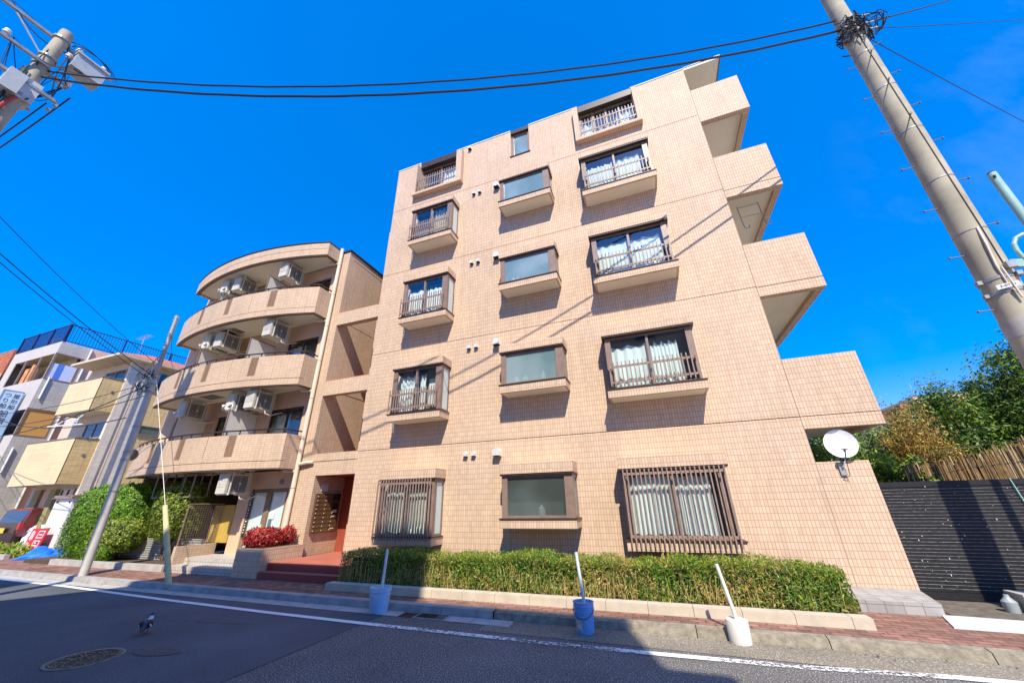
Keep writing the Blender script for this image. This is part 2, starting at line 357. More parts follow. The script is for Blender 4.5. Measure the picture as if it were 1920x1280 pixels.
# kerb: pale dressed stones to the left, rough aged concrete to the right
kb = MB(); x = -40.0
while x < -2.6:
    x1 = min(x + .6, -2.55)
    kb.face([(x + .004, 5.905, -.01), (x1 - .004, 5.905, -.01), (x1 - .004, 5.93, .105), (x + .004, 5.93, .105)])
    kb.face([(x + .004, 5.93, .105), (x1 - .004, 5.93, .105), (x1 - .004, 6.06, .112), (x + .004, 6.06, .112)])
    kb.face([(x1 - .004, 5.905, -.01), (x1 - .004, 6.06, -.01), (x1 - .004, 6.06, .112), (x1 - .004, 5.93, .105)])
    kb.face([(x + .004, 6.06, -.01), (x + .004, 5.905, -.01), (x + .004, 5.93, .105), (x + .004, 6.06, .112)])
    x = x1
struct(kb.build('kerb', MT['kerb']))
struct(B(-40, -2.55, 5.945, 6.055, -.02, .095).build('kerb_joint', MT['dark_joint']))
ko = MB(); x = -2.54
while x < 40:
    x1 = x + (2.0 if x > 3 else 1.35)
    ko.face([(x + .005, 5.93, -.01), (x1 - .005, 5.93, -.01), (x1 - .005, 5.965, .085), (x + .005, 5.965, .085)])
    ko.face([(x + .005, 5.965, .085), (x1 - .005, 5.965, .085), (x1 - .005, 6.062, .108), (x + .005, 6.062, .108)])
    ko.face([(x + .005, 6.06, -.01), (x + .005, 5.93, -.01), (x + .005, 5.965, .085), (x + .005, 6.06, .108)])
    x = x1
struct(ko.build('kerb', MT['kerbold']))
g = MB(); x = -40.0
while x < -2.6:
    if not (-3.75 < x + .3 < -3.2): g.face([(x + .004, 5.66, .006), (x + .596, 5.66, .006), (x + .596, 5.9, .012), (x + .004, 5.9, .012)])
    x += .6
struct(g.build('gutter', MT['gutter']))
struct(MB().face([(-40, 5.66, .001), (-2.6, 5.66, .001), (-2.6, 5.9, .001), (-40, 5.9, .001)]).build('gutter_joint', MT['dark_joint']))
dg = thing('drain_grate', (-3.45, 5.78, 0), 'black iron drain grate set in the gutter below the hedge', 'drain grate')
m = MB()
for i in range(12): m.box(-3.70 + i * .043, -3.70 + i * .043 + .018, 5.66, 5.90, .0, .016)
m.build('grate_bars', MT['brownd'], dg)
m = MB(); m.box(-3.73, -3.2, 5.645, 5.665, 0, .018).box(-3.73, -3.2, 5.89, 5.91, 0, .018).box(-3.73, -3.71, 5.665, 5.89, 0, .018).box(-3.22, -3.2, 5.665, 5.89, 0, .018)
m.build('grate_frame', MT['steel'], dg)

# ================================================================== MAIN APARTMENT BUILDING
FY = 8.0; BY = 7.53
main = thing('apartment_building', (-2.4, 8, 0), 'six storey beige tiled apartment building with brown framed bay windows and stepped balconies', 'apartment building')
joints = [2.872, 5.62, 8.385, 11.09]
holes = [(-6.36, -4.78, 11.5, 13.1), (-2.83, -2.19, 11.89, 13.1), (-.54, 1.10, 11.5, 13.1)]
mw = MB()
zs = [-.05] + joints + [13.1]
for i in range(len(zs) - 1):
    z0 = zs[i] + (.008 if i else 0); z1 = zs[i + 1] - (.008 if i < len(zs) - 2 else 0)
    hh = [h for h in holes] if i == len(zs) - 2 else []
    wall_holes(mw, -7.35, 2.6, z0, z1, FY, hh, depth=.3)
    if i: mw.face([(-7.35, FY, z0), (2.6, FY, z0), (2.6, FY + .03, z0), (-7.35, FY + .03, z0)][::-1])
    if i < len(zs) - 2: mw.face([(-7.35, FY, z1), (2.6, FY, z1), (2.6, FY + .03, z1), (-7.35, FY + .03, z1)])
# flanks, back, roof
mw.face([(-7.35, 16, -.05), (-7.35, FY, -.05), (-7.35, FY, 13.1), (-7.35, 16, 13.1)])
mw.face([(2.6, FY, -.05), (2.6, 16, -.05), (2.6, 16, 13.1), (2.6, FY, 13.1)])
mw.face([(2.6, 16, -.05), (-7.35, 16, -.05), (-7.35, 16, 13.1), (2.6, 16, 13.1)])
mw.box(-8.3, -7.35, 9, 15, 0, 11.3, skip='r')
mw.build('wall', MT['tile'], main)
MB().box(-7.33, 2.58, FY + .03, FY + .035, 2.7, 11.3).build('floor_joint', MT['dark_joint'], main)
rf = MB().box(-7.35, 2.6, 8.3, 16, 13.0, 13.09)
for a, b in ((-7.35, -6.36), (-4.78, -2.83), (-2.19, -.54), (1.10, 2.6)): rf.box(a, b, 7.985, 8.3, 13.1, 13.13)
rf.build('roof', MT['soffit'], main)
B(-3.42, -3.26, 8.05, 8.35, 13.13, 13.32).build('roof_vent', MT['black'], main)
# inside of top floor windows
m = MB()
for a, b, z in ((-6.36, -4.78, 11.5), (-2.83, -2.19, 11.89), (-.54, 1.10, 11.5)): m.box(a, b, 8.75, 8.8, z, 13.0); m.box(a, b, 8.2, 8.75, 12.9, 13.0)
m.build('room_interior', MT['interior'], main)

# wavy curtain
def curtain(x0, x1, y, z0, z1, parent, mt, amp=.025, nw=9, scallop=.05):
    m = MB(); n = nw * 6
    for i in range(n):
        a = i / n; b = (i + 1) / n
        f = lambda t: (x0 + (x1 - x0) * t, y + amp * math.sin(t * nw * 2 * math.pi) + amp * .5 * math.sin(t * nw * 4.7 + 1), z0 + .02 * math.sin(t * nw * 3.1), z1 - scallop * abs(math.sin(t * nw * math.pi * .5)))
        p = f(a); q = f(b)
        m.face([(p[0], p[1], p[2]), (q[0], q[1], q[2]), (q[0], q[1], q[3]), (p[0], p[1], p[3])])
    return m.build('curtain', mt, parent, smooth=True)
MT['curtain'] = mat("curtain_white", (.76, .78, .75), .8, .05, 5)
MT['curtaing'] = mat("curtain_grey", (.55, .57, .52), .8, .08, 5)
MT['curtaind'] = mat("curtain_beige", (.52, .45, .33), .8, .1, 5)

def railing(parent, x0, x1, y, z0, z1, n, zr, mt=MT['railb'], sw=.022, returns=False):
    m = MB()
    for i in range(n):
        x = x0 + (x1 - x0 - sw) * i / (n - 1)
        m.box(x, x + sw, y, y + .02, z0, z1)
    for z in zr: m.box(x0 + .004, x1 - .004, y + .021, y + .045, z - .022, z + .022)
    if returns:
        for x in (x0, x1 - .03):
            for z in zr: m.box(x, x + .03, y + .046, 7.66, z - .02, z + .02)
            m.box(x, x + .03, y + .09, y + .12, z0, z1 - .05)
    return m.build('railing', mt, parent)

def bay(col, fl):
    x0, x1 = {'L': (-6.17, -4.65), 'M': (-3.09, -1.53), 'R': (-.67, 1.19)}[col]
    if fl == 1: hb, ht = 2.09, 2.29; st, sb = (.885, .735) if col != 'M' else (1.235, 1.075)
    else:
        o = (fl - 2) * 2.755
        hb, ht = 4.845 + o, 5.03 + o; st, sb = (3.625 + o, 3.46 + o) if col != 'M' else (4.015 + o, 3.84 + o)
        if fl == 4: hb -= .02; ht -= .02; st -= .01; sb -= .01
        if fl == 4 and col == 'M': hb += .12; ht += .12; st += .08; sb += .08
    W = MB().box(x0, x1, BY, FY - .003, sb, st).build('bay_window', MT['tile'], main)
    MB().box(x0, x1, BY, FY - .003, hb, ht).build('window_hood', MT['tile'], W)
    # plaster underside, set inside the tiled edge
    MB().box(x0 + .05, x1 - .05, BY + .05, FY - .005, sb - .004, sb).build('soffit', MT['soffit'], W)
    # metal ledge and head
    MB().box(x0 - .015, x1 + .015, BY - .02, FY - .006, st, st + .022).build('sill_trim', MT['brownd'], W)
    MB().box(x0 + .0, x1 - .0, BY + .012, FY - .006, hb - .035, hb - .001).build('head_trim', MT['brownd'], W)
    zb, zt = st + .022, hb - .036
    fy = 7.585 if col != 'R' else 7.62
    fr = MB()
    pl, pr_ = ((.12, .17) if col != 'R' else (.12, .13))
    xl, xr = x0 + .03 + (.02 if col == 'R' else 0), x1 - .03 - (.02 if col == 'R' else 0)
    fr.box(xl, xl + pl, fy, fy + .05, zb, zt); fr.box(xr - pr_, xr, fy, fy + .05, zb, zt)
    fr.box(xl + pl, xr - pr_, fy + .01, fy + .05, zb, zb + .045); fr.box(xl + pl, xr - pr_, fy + .012, fy + .05, zt - .045, zt)
    # side frames
    for xs in (xl, xr - .03):
        fr.box(xs, xs + .03, 7.94, 7.996, zb, zt); fr.box(xs, xs + .03, fy + .05, 7.94, zb, zb + .05); fr.box(xs, xs + .03, fy + .05, 7.94, zt - .06, zt)
        fr.box(xs, xs + .03, fy + .05, fy + .1, zb + .05, zt - .06)
        if col == 'R': fr.box(xs + .002, xs + .028, fy + .1, 7.94, zb + .05, zt - .06)
    cx = (xl + pl + xr - pr_) / 2
    if col != 'M': fr.box(cx - .025, cx + .025, fy + .014, fy + .07, zb + .045, zt - .045)
    fr.build('window_frame', MT['brown'], W)
    gx0, gx1 = xl + pl, xr - pr_
    if col == 'M':
        MB().face([(gx0, fy + .03, zb + .04), (gx1, fy + .03, zb + .04), (gx1, fy + .03, zt - .04), (gx0, fy + .03, zt - .04)]).build('glass', MT['frost' if fl > 1 else 'frost1'], W)
        MB().face([(xr - .012, fy + .1, zb + .05), (xr - .012, 7.94, zb + .05), (xr - .012, 7.94, zt - .06), (xr - .012, fy + .1, zt - .06)]).build('side_glass', MT['frost'], W)
        MB().box(xl + .035, xr - .035, 7.955, 7.985, zb, zt).build('room_interior', MT['interior'], W)
        for k_ in range(random.choice([2, 3, 4])):
            x_ = random.uniform(gx0 + .15, gx1 - .15); r_ = random.uniform(.03, .09); h_ = random.uniform(.10, .3)
            MB().lathe((x_, 7.76, zb), [(0, 0), (r_, 0), (r_, h_ * .75), (r_ * .4, h_ * .85), (r_ * .4, h_), (0, h_)], 12).build('window_clutter', random.choice([MT['white'], MT['curtaing'], MT['chrome'], MT['pipe']]), W)
    else:
        gl = MB()
        gl.face([(gx0, fy + .035, zb + .04), (cx, fy + .035, zb + .04), (cx, fy + .035, zt - .04), (gx0, fy + .035, zt - .04)])
        gl.face([(cx, fy + .05, zb + .04), (gx1, fy + .05, zb + .04), (gx1, fy + .05, zt - .04), (cx, fy + .05, zt - .04)])
        gl.build('glass', MT['glass'], W)
        if col == 'L':
            MB().face([(xr - .012, fy + .1, zb + .05), (xr - .012, 7.94, zb + .05), (xr - .012, 7.94, zt - .06), (xr - .012, fy + .1, zt - .06)]).build('side_glass', MT['frostw'], W)
        cm = MT['curtain'] if (col, fl) not in (('L', 4), ('L', 2), ('L', 1)) else (MT['curtaind'] if fl == 4 else MT['curtaing'])
        top = zt - (.13 if fl > 1 else .1)
        if col == 'L' and fl == 4: curtain(cx + .02, gx1, 7.76, zb, zt - .02, W, MT['curtaind'], nw=6)
        elif col == 'L' and fl == 2:
            curtain(gx0, cx - .02, 7.76, zb, top, W, MT['curtain'], nw=5); curtain(cx + .03, cx + .2, 7.76, zb, top, W, MT['curtain'], nw=2)
            B(cx + .24, gx1 + .0, 7.85, 7.9, zb + .2, zt - .25).build('shelf', MT['white'], W)
        else:
            if (col, fl) == ('R', 1): top += .03
            am = random.uniform(.008, .02)
            curtain(gx0 - .02, cx - random.uniform(.0, .08), 7.75, zb + random.uniform(.01, .09), top - random.uniform(0, .12), W, cm, nw=random.choice([3, 4, 6, 8]), amp=am, scallop=random.uniform(.02, .08))
            curtain(cx + .0, gx1 - (random.uniform(.05, .2) if col == 'R' else .0), 7.77, zb + random.uniform(.01, .1), top - random.uniform(0, .12), W, cm if random.random() < .7 else MT['curtaing'], nw=random.choice([3, 4, 6, 8]), amp=am, scallop=random.uniform(.02, .08))
            if random.random() < .6: MB().ell((gx1 - .25, 7.7, zb + .1), .08, .05, .1).ell((gx1 - .45, 7.7, zb + .07), .05, .04, .07).build('window_clutter', MT['curtaing'], W)
        MB().box(xl + .035, xr - .035, 7.955, 7.985, zb, zt).build('room_interior', MT['interior'], W)
    if col == 'L':
        if fl == 1: railing(W, x0 + .02, x1 - .06, 7.47, .84, 2.075, 20, (.95, 1.99))
        else: railing(W, x0 + .02, x1 - .10, 7.5, st + .06, st + .62, 20, (st + .14, st + .5))
    if col == 'R':
        if fl == 1: railing(W, x0 + .08, x1 - .07, 7.47, .80, 2.075, 23, (.96, 1.99), returns=True)
        else: railing(W, x0 + .09, x1 - .09, 7.5, st + .06, st + .58, 21, (st + .14, st + .48), returns=True)
for col in 'LMR':
    for fl in (1, 2, 3, 4): bay(col, fl)

# top floor: surrounds and recessed windows
for (a, b, oa, ob, nm) in ((-6.36, -4.78, -6.5, -4.57, 3), (-.54, 1.10, -.69, 1.22, 3)):
    S = MB().box(oa, a, 7.82, 7.997, 11.42, 12.9).box(b, ob, 7.82, 7.997, 11.42, 12.9).box(a, b, 7.82, 8.1, 11.42, 11.52).build('window_surround', MT['tile'], main)
    fr = MB().box(a + .002, b - .002, 8.004, 8.2, 12.86, 13.12).build('head_shade', MT['brownd'], S)  # dark band painted in for the eave shade above the window
    fr = MB(); n = 4 if a > -1 else 2
    for k in range(n + 1):
        x = a + (b - a - .05) * k / n; fr.box(x, x + .05, 8.16, 8.2, 11.52, 12.86)
    fr.box(a + .05, b, 8.165, 8.195, 11.52, 11.58).box(a + .05, b, 8.165, 8.195, 12.80, 12.86)
    fr.build('window_frame', MT['brown'], S)
    MB().face([(a, 8.185, 11.55), (b, 8.185, 11.55), (b, 8.185, 12.83), (a, 8.185, 12.83)]).build('glass', MT['glass'], S)
    if a < -1: curtain((a + b) / 2, b, 8.3, 11.5, 12.68, S, MT['curtain'], nw=6)
    else:
        curtain(a, a + .42, 8.3, 11.5, 12.6, S, MT['curtain'], nw=2); curtain(b - .55, b, 8.3, 11.5, 12.6, S, MT['curtain'], nw=3)
        curtain(a + .45, b - .6, 8.42, 11.5, 12.9, S, MT['curtaind'], nw=3)
    railing(S, a - .09 if a < -1 else a, b + .02, 7.83, 11.6, 12.2, 19, (11.72, 12.08))
S = MB().box(-2.83, -2.75, 8.08, 8.14, 11.89, 12.97).box(-2.27, -2.19, 8.08, 8.14, 11.89, 12.97).box(-2.75, -2.27, 8.085, 8.14, 11.89, 11.96).box(-2.75, -2.27, 8.085, 8.14, 12.9, 12.97).build('window', MT['brown'], main)
MB().face([(-2.76, 8.11, 11.9), (-2.26, 8.11, 11.9), (-2.26, 8.11, 12.95), (-2.76, 8.11, 12.95)]).build('glass', MT['frost'], S)
B(-2.828, -2.192, 8.004, 8.2, 12.97, 13.12).build('head_shade', MT['brownd'], S)  # same dark band for eave shade over the middle window
B(-2.86, -2.16, 7.97, 8.08, 11.868, 11.889).build('window_sill', MT['brownd'], S)

# vent hoods
def hood(x, z, r, parent=main):
    m = MB(); n = 10; d = r * 1.5; y0 = 7.996
    # a dome-topped cover open at the bottom
    prof = [(-r, -r * 1.0)] + [(-r * math.cos(math.pi * k / n), r * math.sin(math.pi * k / n)) for k in range(n + 1)] + [(r, -r * 1.0)]
    fr = [(x + p[0] * .85, y0 - d, z + p[1] * .85) for p in prof]; bk = [(x + p[0], y0, z + p[1]) for p in prof]
    for i in range(len(prof) - 1): m.face([bk[i], bk[i + 1], fr[i + 1], fr[i]][::-1])
    m.face(fr[::-1])
    o = m.build('vent_hood', MT['chrome'], parent, smooth=True)
    MB().face([(x - r * .8, y0 - d * .9, z - r * .9), (x + r * .8, y0 - d * .9, z - r * .9), (x + r * .8, y0, z - r * .9), (x - r * .8, y0, z - r * .9)]).build('vent_opening', MT['ventdark'], o)
for fl in range(5):
    o_ = 0 if fl == 0 else (fl - 1) * 2.72 + 2.73
    if fl < 4:
        hood(-4.13, 2.60 + o_, .055); hood(-3.92, 2.60 + o_, .055); hood(-3.32, 2.6 + o_, .095)
hood(-4.34, 12.95, .065)

# stepped balconies on the right flank
for (z0, z1, dep) in ((10.79, 12.10, 11.4), (8.10, 9.43, 11.4), (5.375, 6.70, 11.4), (2.65, 3.97, 10.2)):
    b_ = MB().box(2.601, 3.76, 7.992, 8.14, z0 + .002, z1); b_.box(3.63, 3.76, 8.14, dep, z0 + .002, z1)
    bo = b_.build('balcony', MT['tile'], main)
    gz = z0 + .22
    if z0 < 10: MB().box(2.6, 3.763, 7.9895, 7.993, gz - .006, gz + .006).build('panel_joint', MT['dark_joint'], bo)
    MB().box(2.6, 3.63, 8.14, dep, z0 + .10, z0 + .22).build('soffit', MT['soffit'], bo)
    MB().box(2.55, 3.68, dep - .05, dep, z0 + .1, z1 - .2).build('end_wall', MT['soffit'], bo)
ro = MB().box(2.601, 3.55, 7.995, 9.4, 13.04, 13.12).build('balcony_roof', MT['soffit'], main)
MB().box(2.601, 3.57, 7.98, 9.4, 13.121, 13.15).box(3.551, 3.57, 7.98, 9.4, 13.02, 13.12).build('roof_edge', MT['brownd'], ro)
# clothes hanger under one balcony
hg = MB()
for x in (2.93, 3.38):
    hg.tube([(x, 8.55, 8.19), (x + .01, 8.55, 7.75), (x + .02, 8.56, 7.6), (x + .06, 8.6, 7.54), (x + .13, 8.6, 7.54), (x + .15, 8.6, 7.62)], .012, 6)
hg.tube([(2.93, 8.55, 8.15), (3.38, 8.55, 8.15)], .01, 6); hg.tube([(2.93, 8.55, 7.85), (3.38, 8.55, 7.85)], .008, 6)
hg.build('clothes_hanger', MT['steel'], main)
MB().tube([(2.7, 9.9, 2.9), (2.7, 9.9, 5.5)], .04, 8).build('downpipe', MT['steel'], main)
# low wing wall and grey plinth
ww = MB().box(2.601, 3.335, 7.995, 8.2, -.02, 2.085).build('wing_wall', MT['tile'], main)
pl = MB().box(2.32, 3.2, 7.28, 7.99, 0, .235).face([(2.32, 7.28, .236), (3.2, 7.28, .236), (3.32, 7.99, .275), (2.5, 7.99, .275)]).build('plinth', tile("grey_tile", (.36, .34, .31), (.2, .19, .17), .2, .1, ms=.005, var=.1, stain=.15), main)

# ================================================================== LINK BEAMS, ENTRANCE (part of the curved building)
left = thing('apartment_building', (-12.8, 8, 0), 'four storey beige tiled building with curved balconies between the yellow house and the taller block', 'apartment building')
def beam(z0, z1, name='link_beam'):
    b_ = MB().box(-9.0, -7.352, FY - .002, FY + .19, z0, z1).build(name, MT['tileh'], left)
    MB().box(-9.0, -7.352, FY + .02, FY + .18, z1, z1 + .03).build('beam_cap', MT['redfloor'], b_); return b_
beam(6.92, 7.365); beam(4.565, 5.015)
lw = MB()
# entrance front: canopy + left jamb column
lw.box(-8.70, -7.352, FY, FY + .19, 2.31, 2.885)
lw.box(-9.42, -8.70, FY, FY + .19, -.02, 2.885)
lw.box(-9.42, -9.0, FY, FY + .19, 2.885, 9.86)
lw.build('front_column', MT['tileh'], left)
MB().box(-8.85, -7.36, FY - .0035, FY - .001, 2.668, 2.682).build('panel_joint', MT['dark_joint'], left)
sw = MB().face([(-9.0, FY + .19, 2.6), (-9.0, 16, 2.6), (-9.0, 16, 9.86), (-9.0, FY + .19, 9.86)]); sw.build('side_wall', MT['tileh'], left)
MB().box(-9.06, -8.96, FY - .03, 16, 9.861, 9.93).box(-9.45, -9.06, FY - .03, 8.2, 9.861, 9.93).build('roof_coping', MT['black'], left)
MB().box(-9.003, -8.996, 8.2, 16, 7.16, 7.174).box(-9.003, -8.996, 8.2, 16, 9.62, 9.634).box(-9.003, -8.996, 8.2, 16, 4.8, 4.814).build('panel_joint', MT['dark_joint'], left)
# entrance recess
er = MB().face([(-8.70, FY + .19, .1), (-8.70, 9.1, .1), (-8.70, 9.1, 2.31), (-8.70, FY + .19, 2.31)]).build('entrance_wall', MT['tileh'], left)
MB().box(-8.74, -8.2, 9.1, 9.3, .1, 2.31).build('door_jamb', MT['redwall'], left)
MB().box(-8.2, -7.352, 9.32, 9.36, .1, 2.31).box(-7.4, -7.352, 8.2, 9.3, .1, 2.31).build('entrance_door', MT['darkred'], left)
MB().box(-8.75, -7.352, FY + .2, 12, 2.32, 2.6).build('entrance_ceiling', MT['redwall'], left)
# red steps (structure of the entrance)
MB().box(-8.62, -6.25, 7.08, 9.5, -.02, .39).build('landing', [MT['redfloor']], left)
MB().box(-8.62, -6.25, 7.066, 7.079, .24, .385).box(-8.62, -6.25, 6.866, 6.879, .0, .235).build('step_riser', MT['redriser'], left)
MB().box(-8.62, -6.25, 6.88, 7.07, -.02, .24).build('step', MT['redfloor'], left)
# planter
pn = MB().box(-9.45, -8.63, 6.86, 7.995, .0, .68).build('planter_wall', MT['tile'], left)
MB().box(-9.40, -8.70, 6.93, 7.9, .68, .69).build('soil', MT['dark_joint'], pn)
# mailbox panel with doors
mbx = thing('mailbox_panel', (-8.66, 8.6, .9), 'brown panel of small mailboxes on the tiled side wall of the entrance', 'mailboxes')
MB().box(-8.697, -8.64, 8.12, 8.98, .90, 1.86).build('panel', mat("mailbox_brown", (.13, .065, .03), .45, .1, 6), mbx)
md = mat("mailbox_door_brown", (.15, .08, .035), .4, .1, 6)
d0 = MB().box(-8.64, -8.63, 8.14, 8.40, .915, 1.005).build('mailbox_door', md, mbx)
k0 = MB().box(-8.63, -8.618, 8.16, 8.178, .945, .963).build('lock', MT['white'], d0)
for r_ in range(9):
    for c_ in range(3):
        if r_ == 0 and c_ == 0: continue
        if c_ == 2 and r_ >= 5: continue
        d = d0.copy(); COL.objects.link(d); k = k0.copy(); COL.objects.link(k); k.parent = d
        d.location = (0, c_ * .275, r_ * .104)
MB().box(-8.64, -8.625, 8.72, 8.9, 1.35, 1.62).box(-8.64, -8.62, 8.70, 8.95, 1.70, 1.86).build('intercom', MT['black'], mbx)
MB().box(-8.625, -8.62, 8.73, 8.88, 1.38, 1.45).box(-8.63, -8.62, 8.74, 8.86, 1.27, 1.30).box(-8.63, -8.62, 8.74, 8.86, .97, 1.0).build('name_plate', MT['offwhite'], mbx)
ns = thing('notice_sign', (-8.69, 8.3, 1.95), 'small white notice with red lines above the mailboxes', 'notice')
MB().box(-8.697, -8.685, 8.28, 8.5, 1.93, 2.10).build('panel', MT['white'], ns)
m = MB()
for k, z in enumerate((2.075, 2.04, 2.01, 1.98, 1.95)): m.box(-8.685, -8.682, 8.3, 8.48 - .02 * (k % 2), z - (.012 if k == 0 else .005), z)
m.build('printed_lines', mat("red_print", (.5, .06, .04), .6), ns)

# ================================================================== CURVED BALCONY BUILDING
BW = 8.05
lb = MB()
wall_holes(lb, -16.5, -9.42, 2.5, 9.44, BW, [(-11.12, -9.72, 2.7, 4.36), (-11.12, -9.72, 5.0, 6.70), (-11.12, -9.72, 7.4, 9.0),
    (-13.6, -12.75, 2.7, 4.36), (-13.6, -12.75, 5.0, 6.7), (-13.6, -12.75, 7.4, 9.0), (-15.9, -15.1, 2.7, 4.36), (-15.9, -15.1, 5.0, 6.7), (-15.9, -15.1, 7.4, 9.0)], depth=.12)
lb.face([(-16.5, 16, 0), (-16.5, BW, 0), (-16.5, BW, 9.86), (-16.5, 16, 9.86)])
lb.face([(-9.02, 16, 0), (-16.5, 16, 0), (-16.5, 16, 9.86), (-9.02, 16, 9.86)])
lb.build('wall', MT['stucco'], left)
MB().box(-16.5, -9.02, BW, 16, 9.46, 9.86).build('roof', MT['concrete'], left)
# windows (sliding doors) of the three upper floors
for (a, b) in ((-11.12, -9.72), (-13.6, -12.75), (-15.9, -15.1)):
    for z0, z1 in ((2.7, 4.36), (5.0, 6.7), (7.4, 9.0)):
        f = MB().box(a, a + .05, BW + .06, BW + .1, z0, z1).box(b - .05, b, BW + .06, BW + .1, z0, z1).box(a, b, BW + .055, BW + .105, z1 - .06, z1)
        f.box((a + b) / 2 - .03, (a + b) / 2 + .03, BW + .05, BW + .1, z0, z1 - .06)
        W = f.build('window', MT['brownd'], left)
        MB().face([(a, BW + .08, z0), (b, BW + .08, z0), (b, BW + .08, z1), (a, BW + .08, z1)]).build('glass', MT['glass'], W)
        MB().box(a, b, BW + .5, BW + .52, z0, z1).build('room_interior', MT['interior'], W)
        if a > -12: curtain(a, (a + b) / 2 - .1, BW + .25, z0, z1 - .1, W, MT['curtaing'], nw=4)
# plan curve of the balconies: circle through (-9.4,7.42) (-12.75,6.86) (-16.2,7.44)
CX, RR = -12.8, 10.6; CYc = 6.86 + RR
def arc(x): return CYc - math.sqrt(RR * RR - (x - CX) ** 2)
def curved_panel(mb, xa, xb, z0, z1, off=0., mi=0, n=None, th=.12, inner=True):
    n = n or max(2, int(abs(xb - xa) / .25)); u0 = xa
    ps = [(xa + (xb - xa) * i / n) for i in range(n + 1)]
    P = [(x, arc(x) + off) for x in ps]; Q = [(x, arc(x) + off + th) for x in ps]
    for i in range(n):
        (x0, y0), (x1, y1) = P[i], P[i + 1]
        mb.face([(x0, y0, z0), (x1, y1, z0), (x1, y1, z1), (x0, y0, z1)], mi, [(ps[i], z0), (ps[i + 1], z0), (ps[i + 1], z1), (ps[i], z1)])
        (a0, b0), (a1, b1) = Q[i], Q[i + 1]
        if inner: mb.face([(a1, b1, z0), (a0, b0, z0), (a0, b0, z1), (a1, b1, z1)], mi, [(ps[i + 1], z0), (ps[i], z0), (ps[i], z1), (ps[i + 1], z1)])
        mb.face([(x0, y0, z1), (x1, y1, z1), (a1, b1, z1), (a0, b0, z1)], mi); mb.face([(x0, y0, z0), (a0, b0, z0), (a1, b1, z0), (x1, y1, z0)], mi)
    for (p, q) in ((P[0], Q[0]), (P[-1], Q[-1])): mb.face([(p[0], p[1], z0), (q[0], q[1], z0), (q[0], q[1], z1), (p[0], p[1], z1)], mi)
XL, XR = -16.25, -9.4
slots = [(-14.5, -14.28), (-12.95, -12.7), (-11.08, -10.82)]
def balcony(z0, z1, first=False):
    zj = z0 + .19; zs_ = z0 + .32
    m = MB()
    curved_panel(m, XL, XR, z0, zj - .008); curved_panel(m, XL, XR, zj + .008, zs_)
    xs = [XL]; 
    for a, b in slots: xs += [a, b]
    xs += [XR]
    for i in range(0, len(xs), 2):
        a, b = xs[i], xs[i + 1]
        if b - a > 1.2 and i < 6: mid = (a + b) / 2 + .1; curved_panel(m, a, mid - .006, zs_, z1); curved_panel(m, mid + .006, b, zs_, z1)
        else: curved_panel(m, a, b, zs_, z1)
    yr = arc(XR)
    m.box(XR - .12, XR, yr + .12, BW, z0, z1)
    yl = arc(XL); m.box(XL, XL + .12, yl + .12, BW, z0, z1)
    o = m.build('balcony', MT['tileh'], left)
    jm = MB(); curved_panel(jm, XL + .02, XR - .02, zj - .01, zj + .01, off=.02, th=.06); curved_panel(jm, XL + .02, XR - .02, zs_, z1 - .05, off=.03, th=.06)
    jm.build('panel_joint', MT['dark_joint'], o)
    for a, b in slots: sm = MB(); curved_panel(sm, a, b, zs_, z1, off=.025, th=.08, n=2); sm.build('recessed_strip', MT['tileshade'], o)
    # slab with plastered soffit, edge set back
    s = MB(); n = 28; ps = [XL + .1 + (XR - XL - .2) * i / n for i in range(n + 1)]
    for i in range(n):
        a, b = ps[i], ps[i + 1]
        s.face([(a, BW, z0 + .05), (b, BW, z0 + .05), (b, arc(b) + .1, z0 + .05), (a, arc(a) + .1, z0 + .05)])
        s.face([(a, arc(a) + .1, z0 + .2), (b, arc(b) + .1, z0 + .2), (b, BW, z0 + .2), (a, BW, z0 + .2)])
    s.build('soffit', MT['soffit'], o)
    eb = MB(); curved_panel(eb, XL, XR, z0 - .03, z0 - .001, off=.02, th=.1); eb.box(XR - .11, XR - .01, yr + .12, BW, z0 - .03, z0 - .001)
    eb.build('drip_edge', MT['tileshade'], o)
    # handrail
    h = MB(); n = 30; ps = [XL + .05 + (XR - XL - .12) * i / n for i in range(n + 1)]
    pts = [(x, arc(x) + .06, z1 + .13) for x in ps] + [(XR - .06, BW - .02, z1 + .13)]
    h.tube(pts, .022, 6); 
    for i in range(16):
        x = XL + .1 + (XR - XL - .2) * i / 15; h.box(x - .012, x + .012, arc(x) + .05, arc(x) + .075, z1, z1 + .12)
    for y in (7.6, 7.8, 7.98): h.box(XR - .07, XR - .05, y, y + .02, z1, z1 + .12)
    h.build('handrail', MT['brownd'], o)
    # partition screens
    for x in (-11.68, -14.1):
        p_ = MB().box(x - .012, x + .012, 7.2, BW, z1 + .02, z1 + .84).build('partition_screen', MT['offwhite'], o)
        MB().bar((x, 7.19, z0 + .3), (x, 7.19, z1 + .86), .03).bar((x, 7.2, z1 + .85), (x, BW, z1 + .85), .03).build('screen_frame', MT['brown'], p_)
    return o
balcony(2.50, 3.41); balcony(4.83, 5.76); balcony(7.205, 8.15)
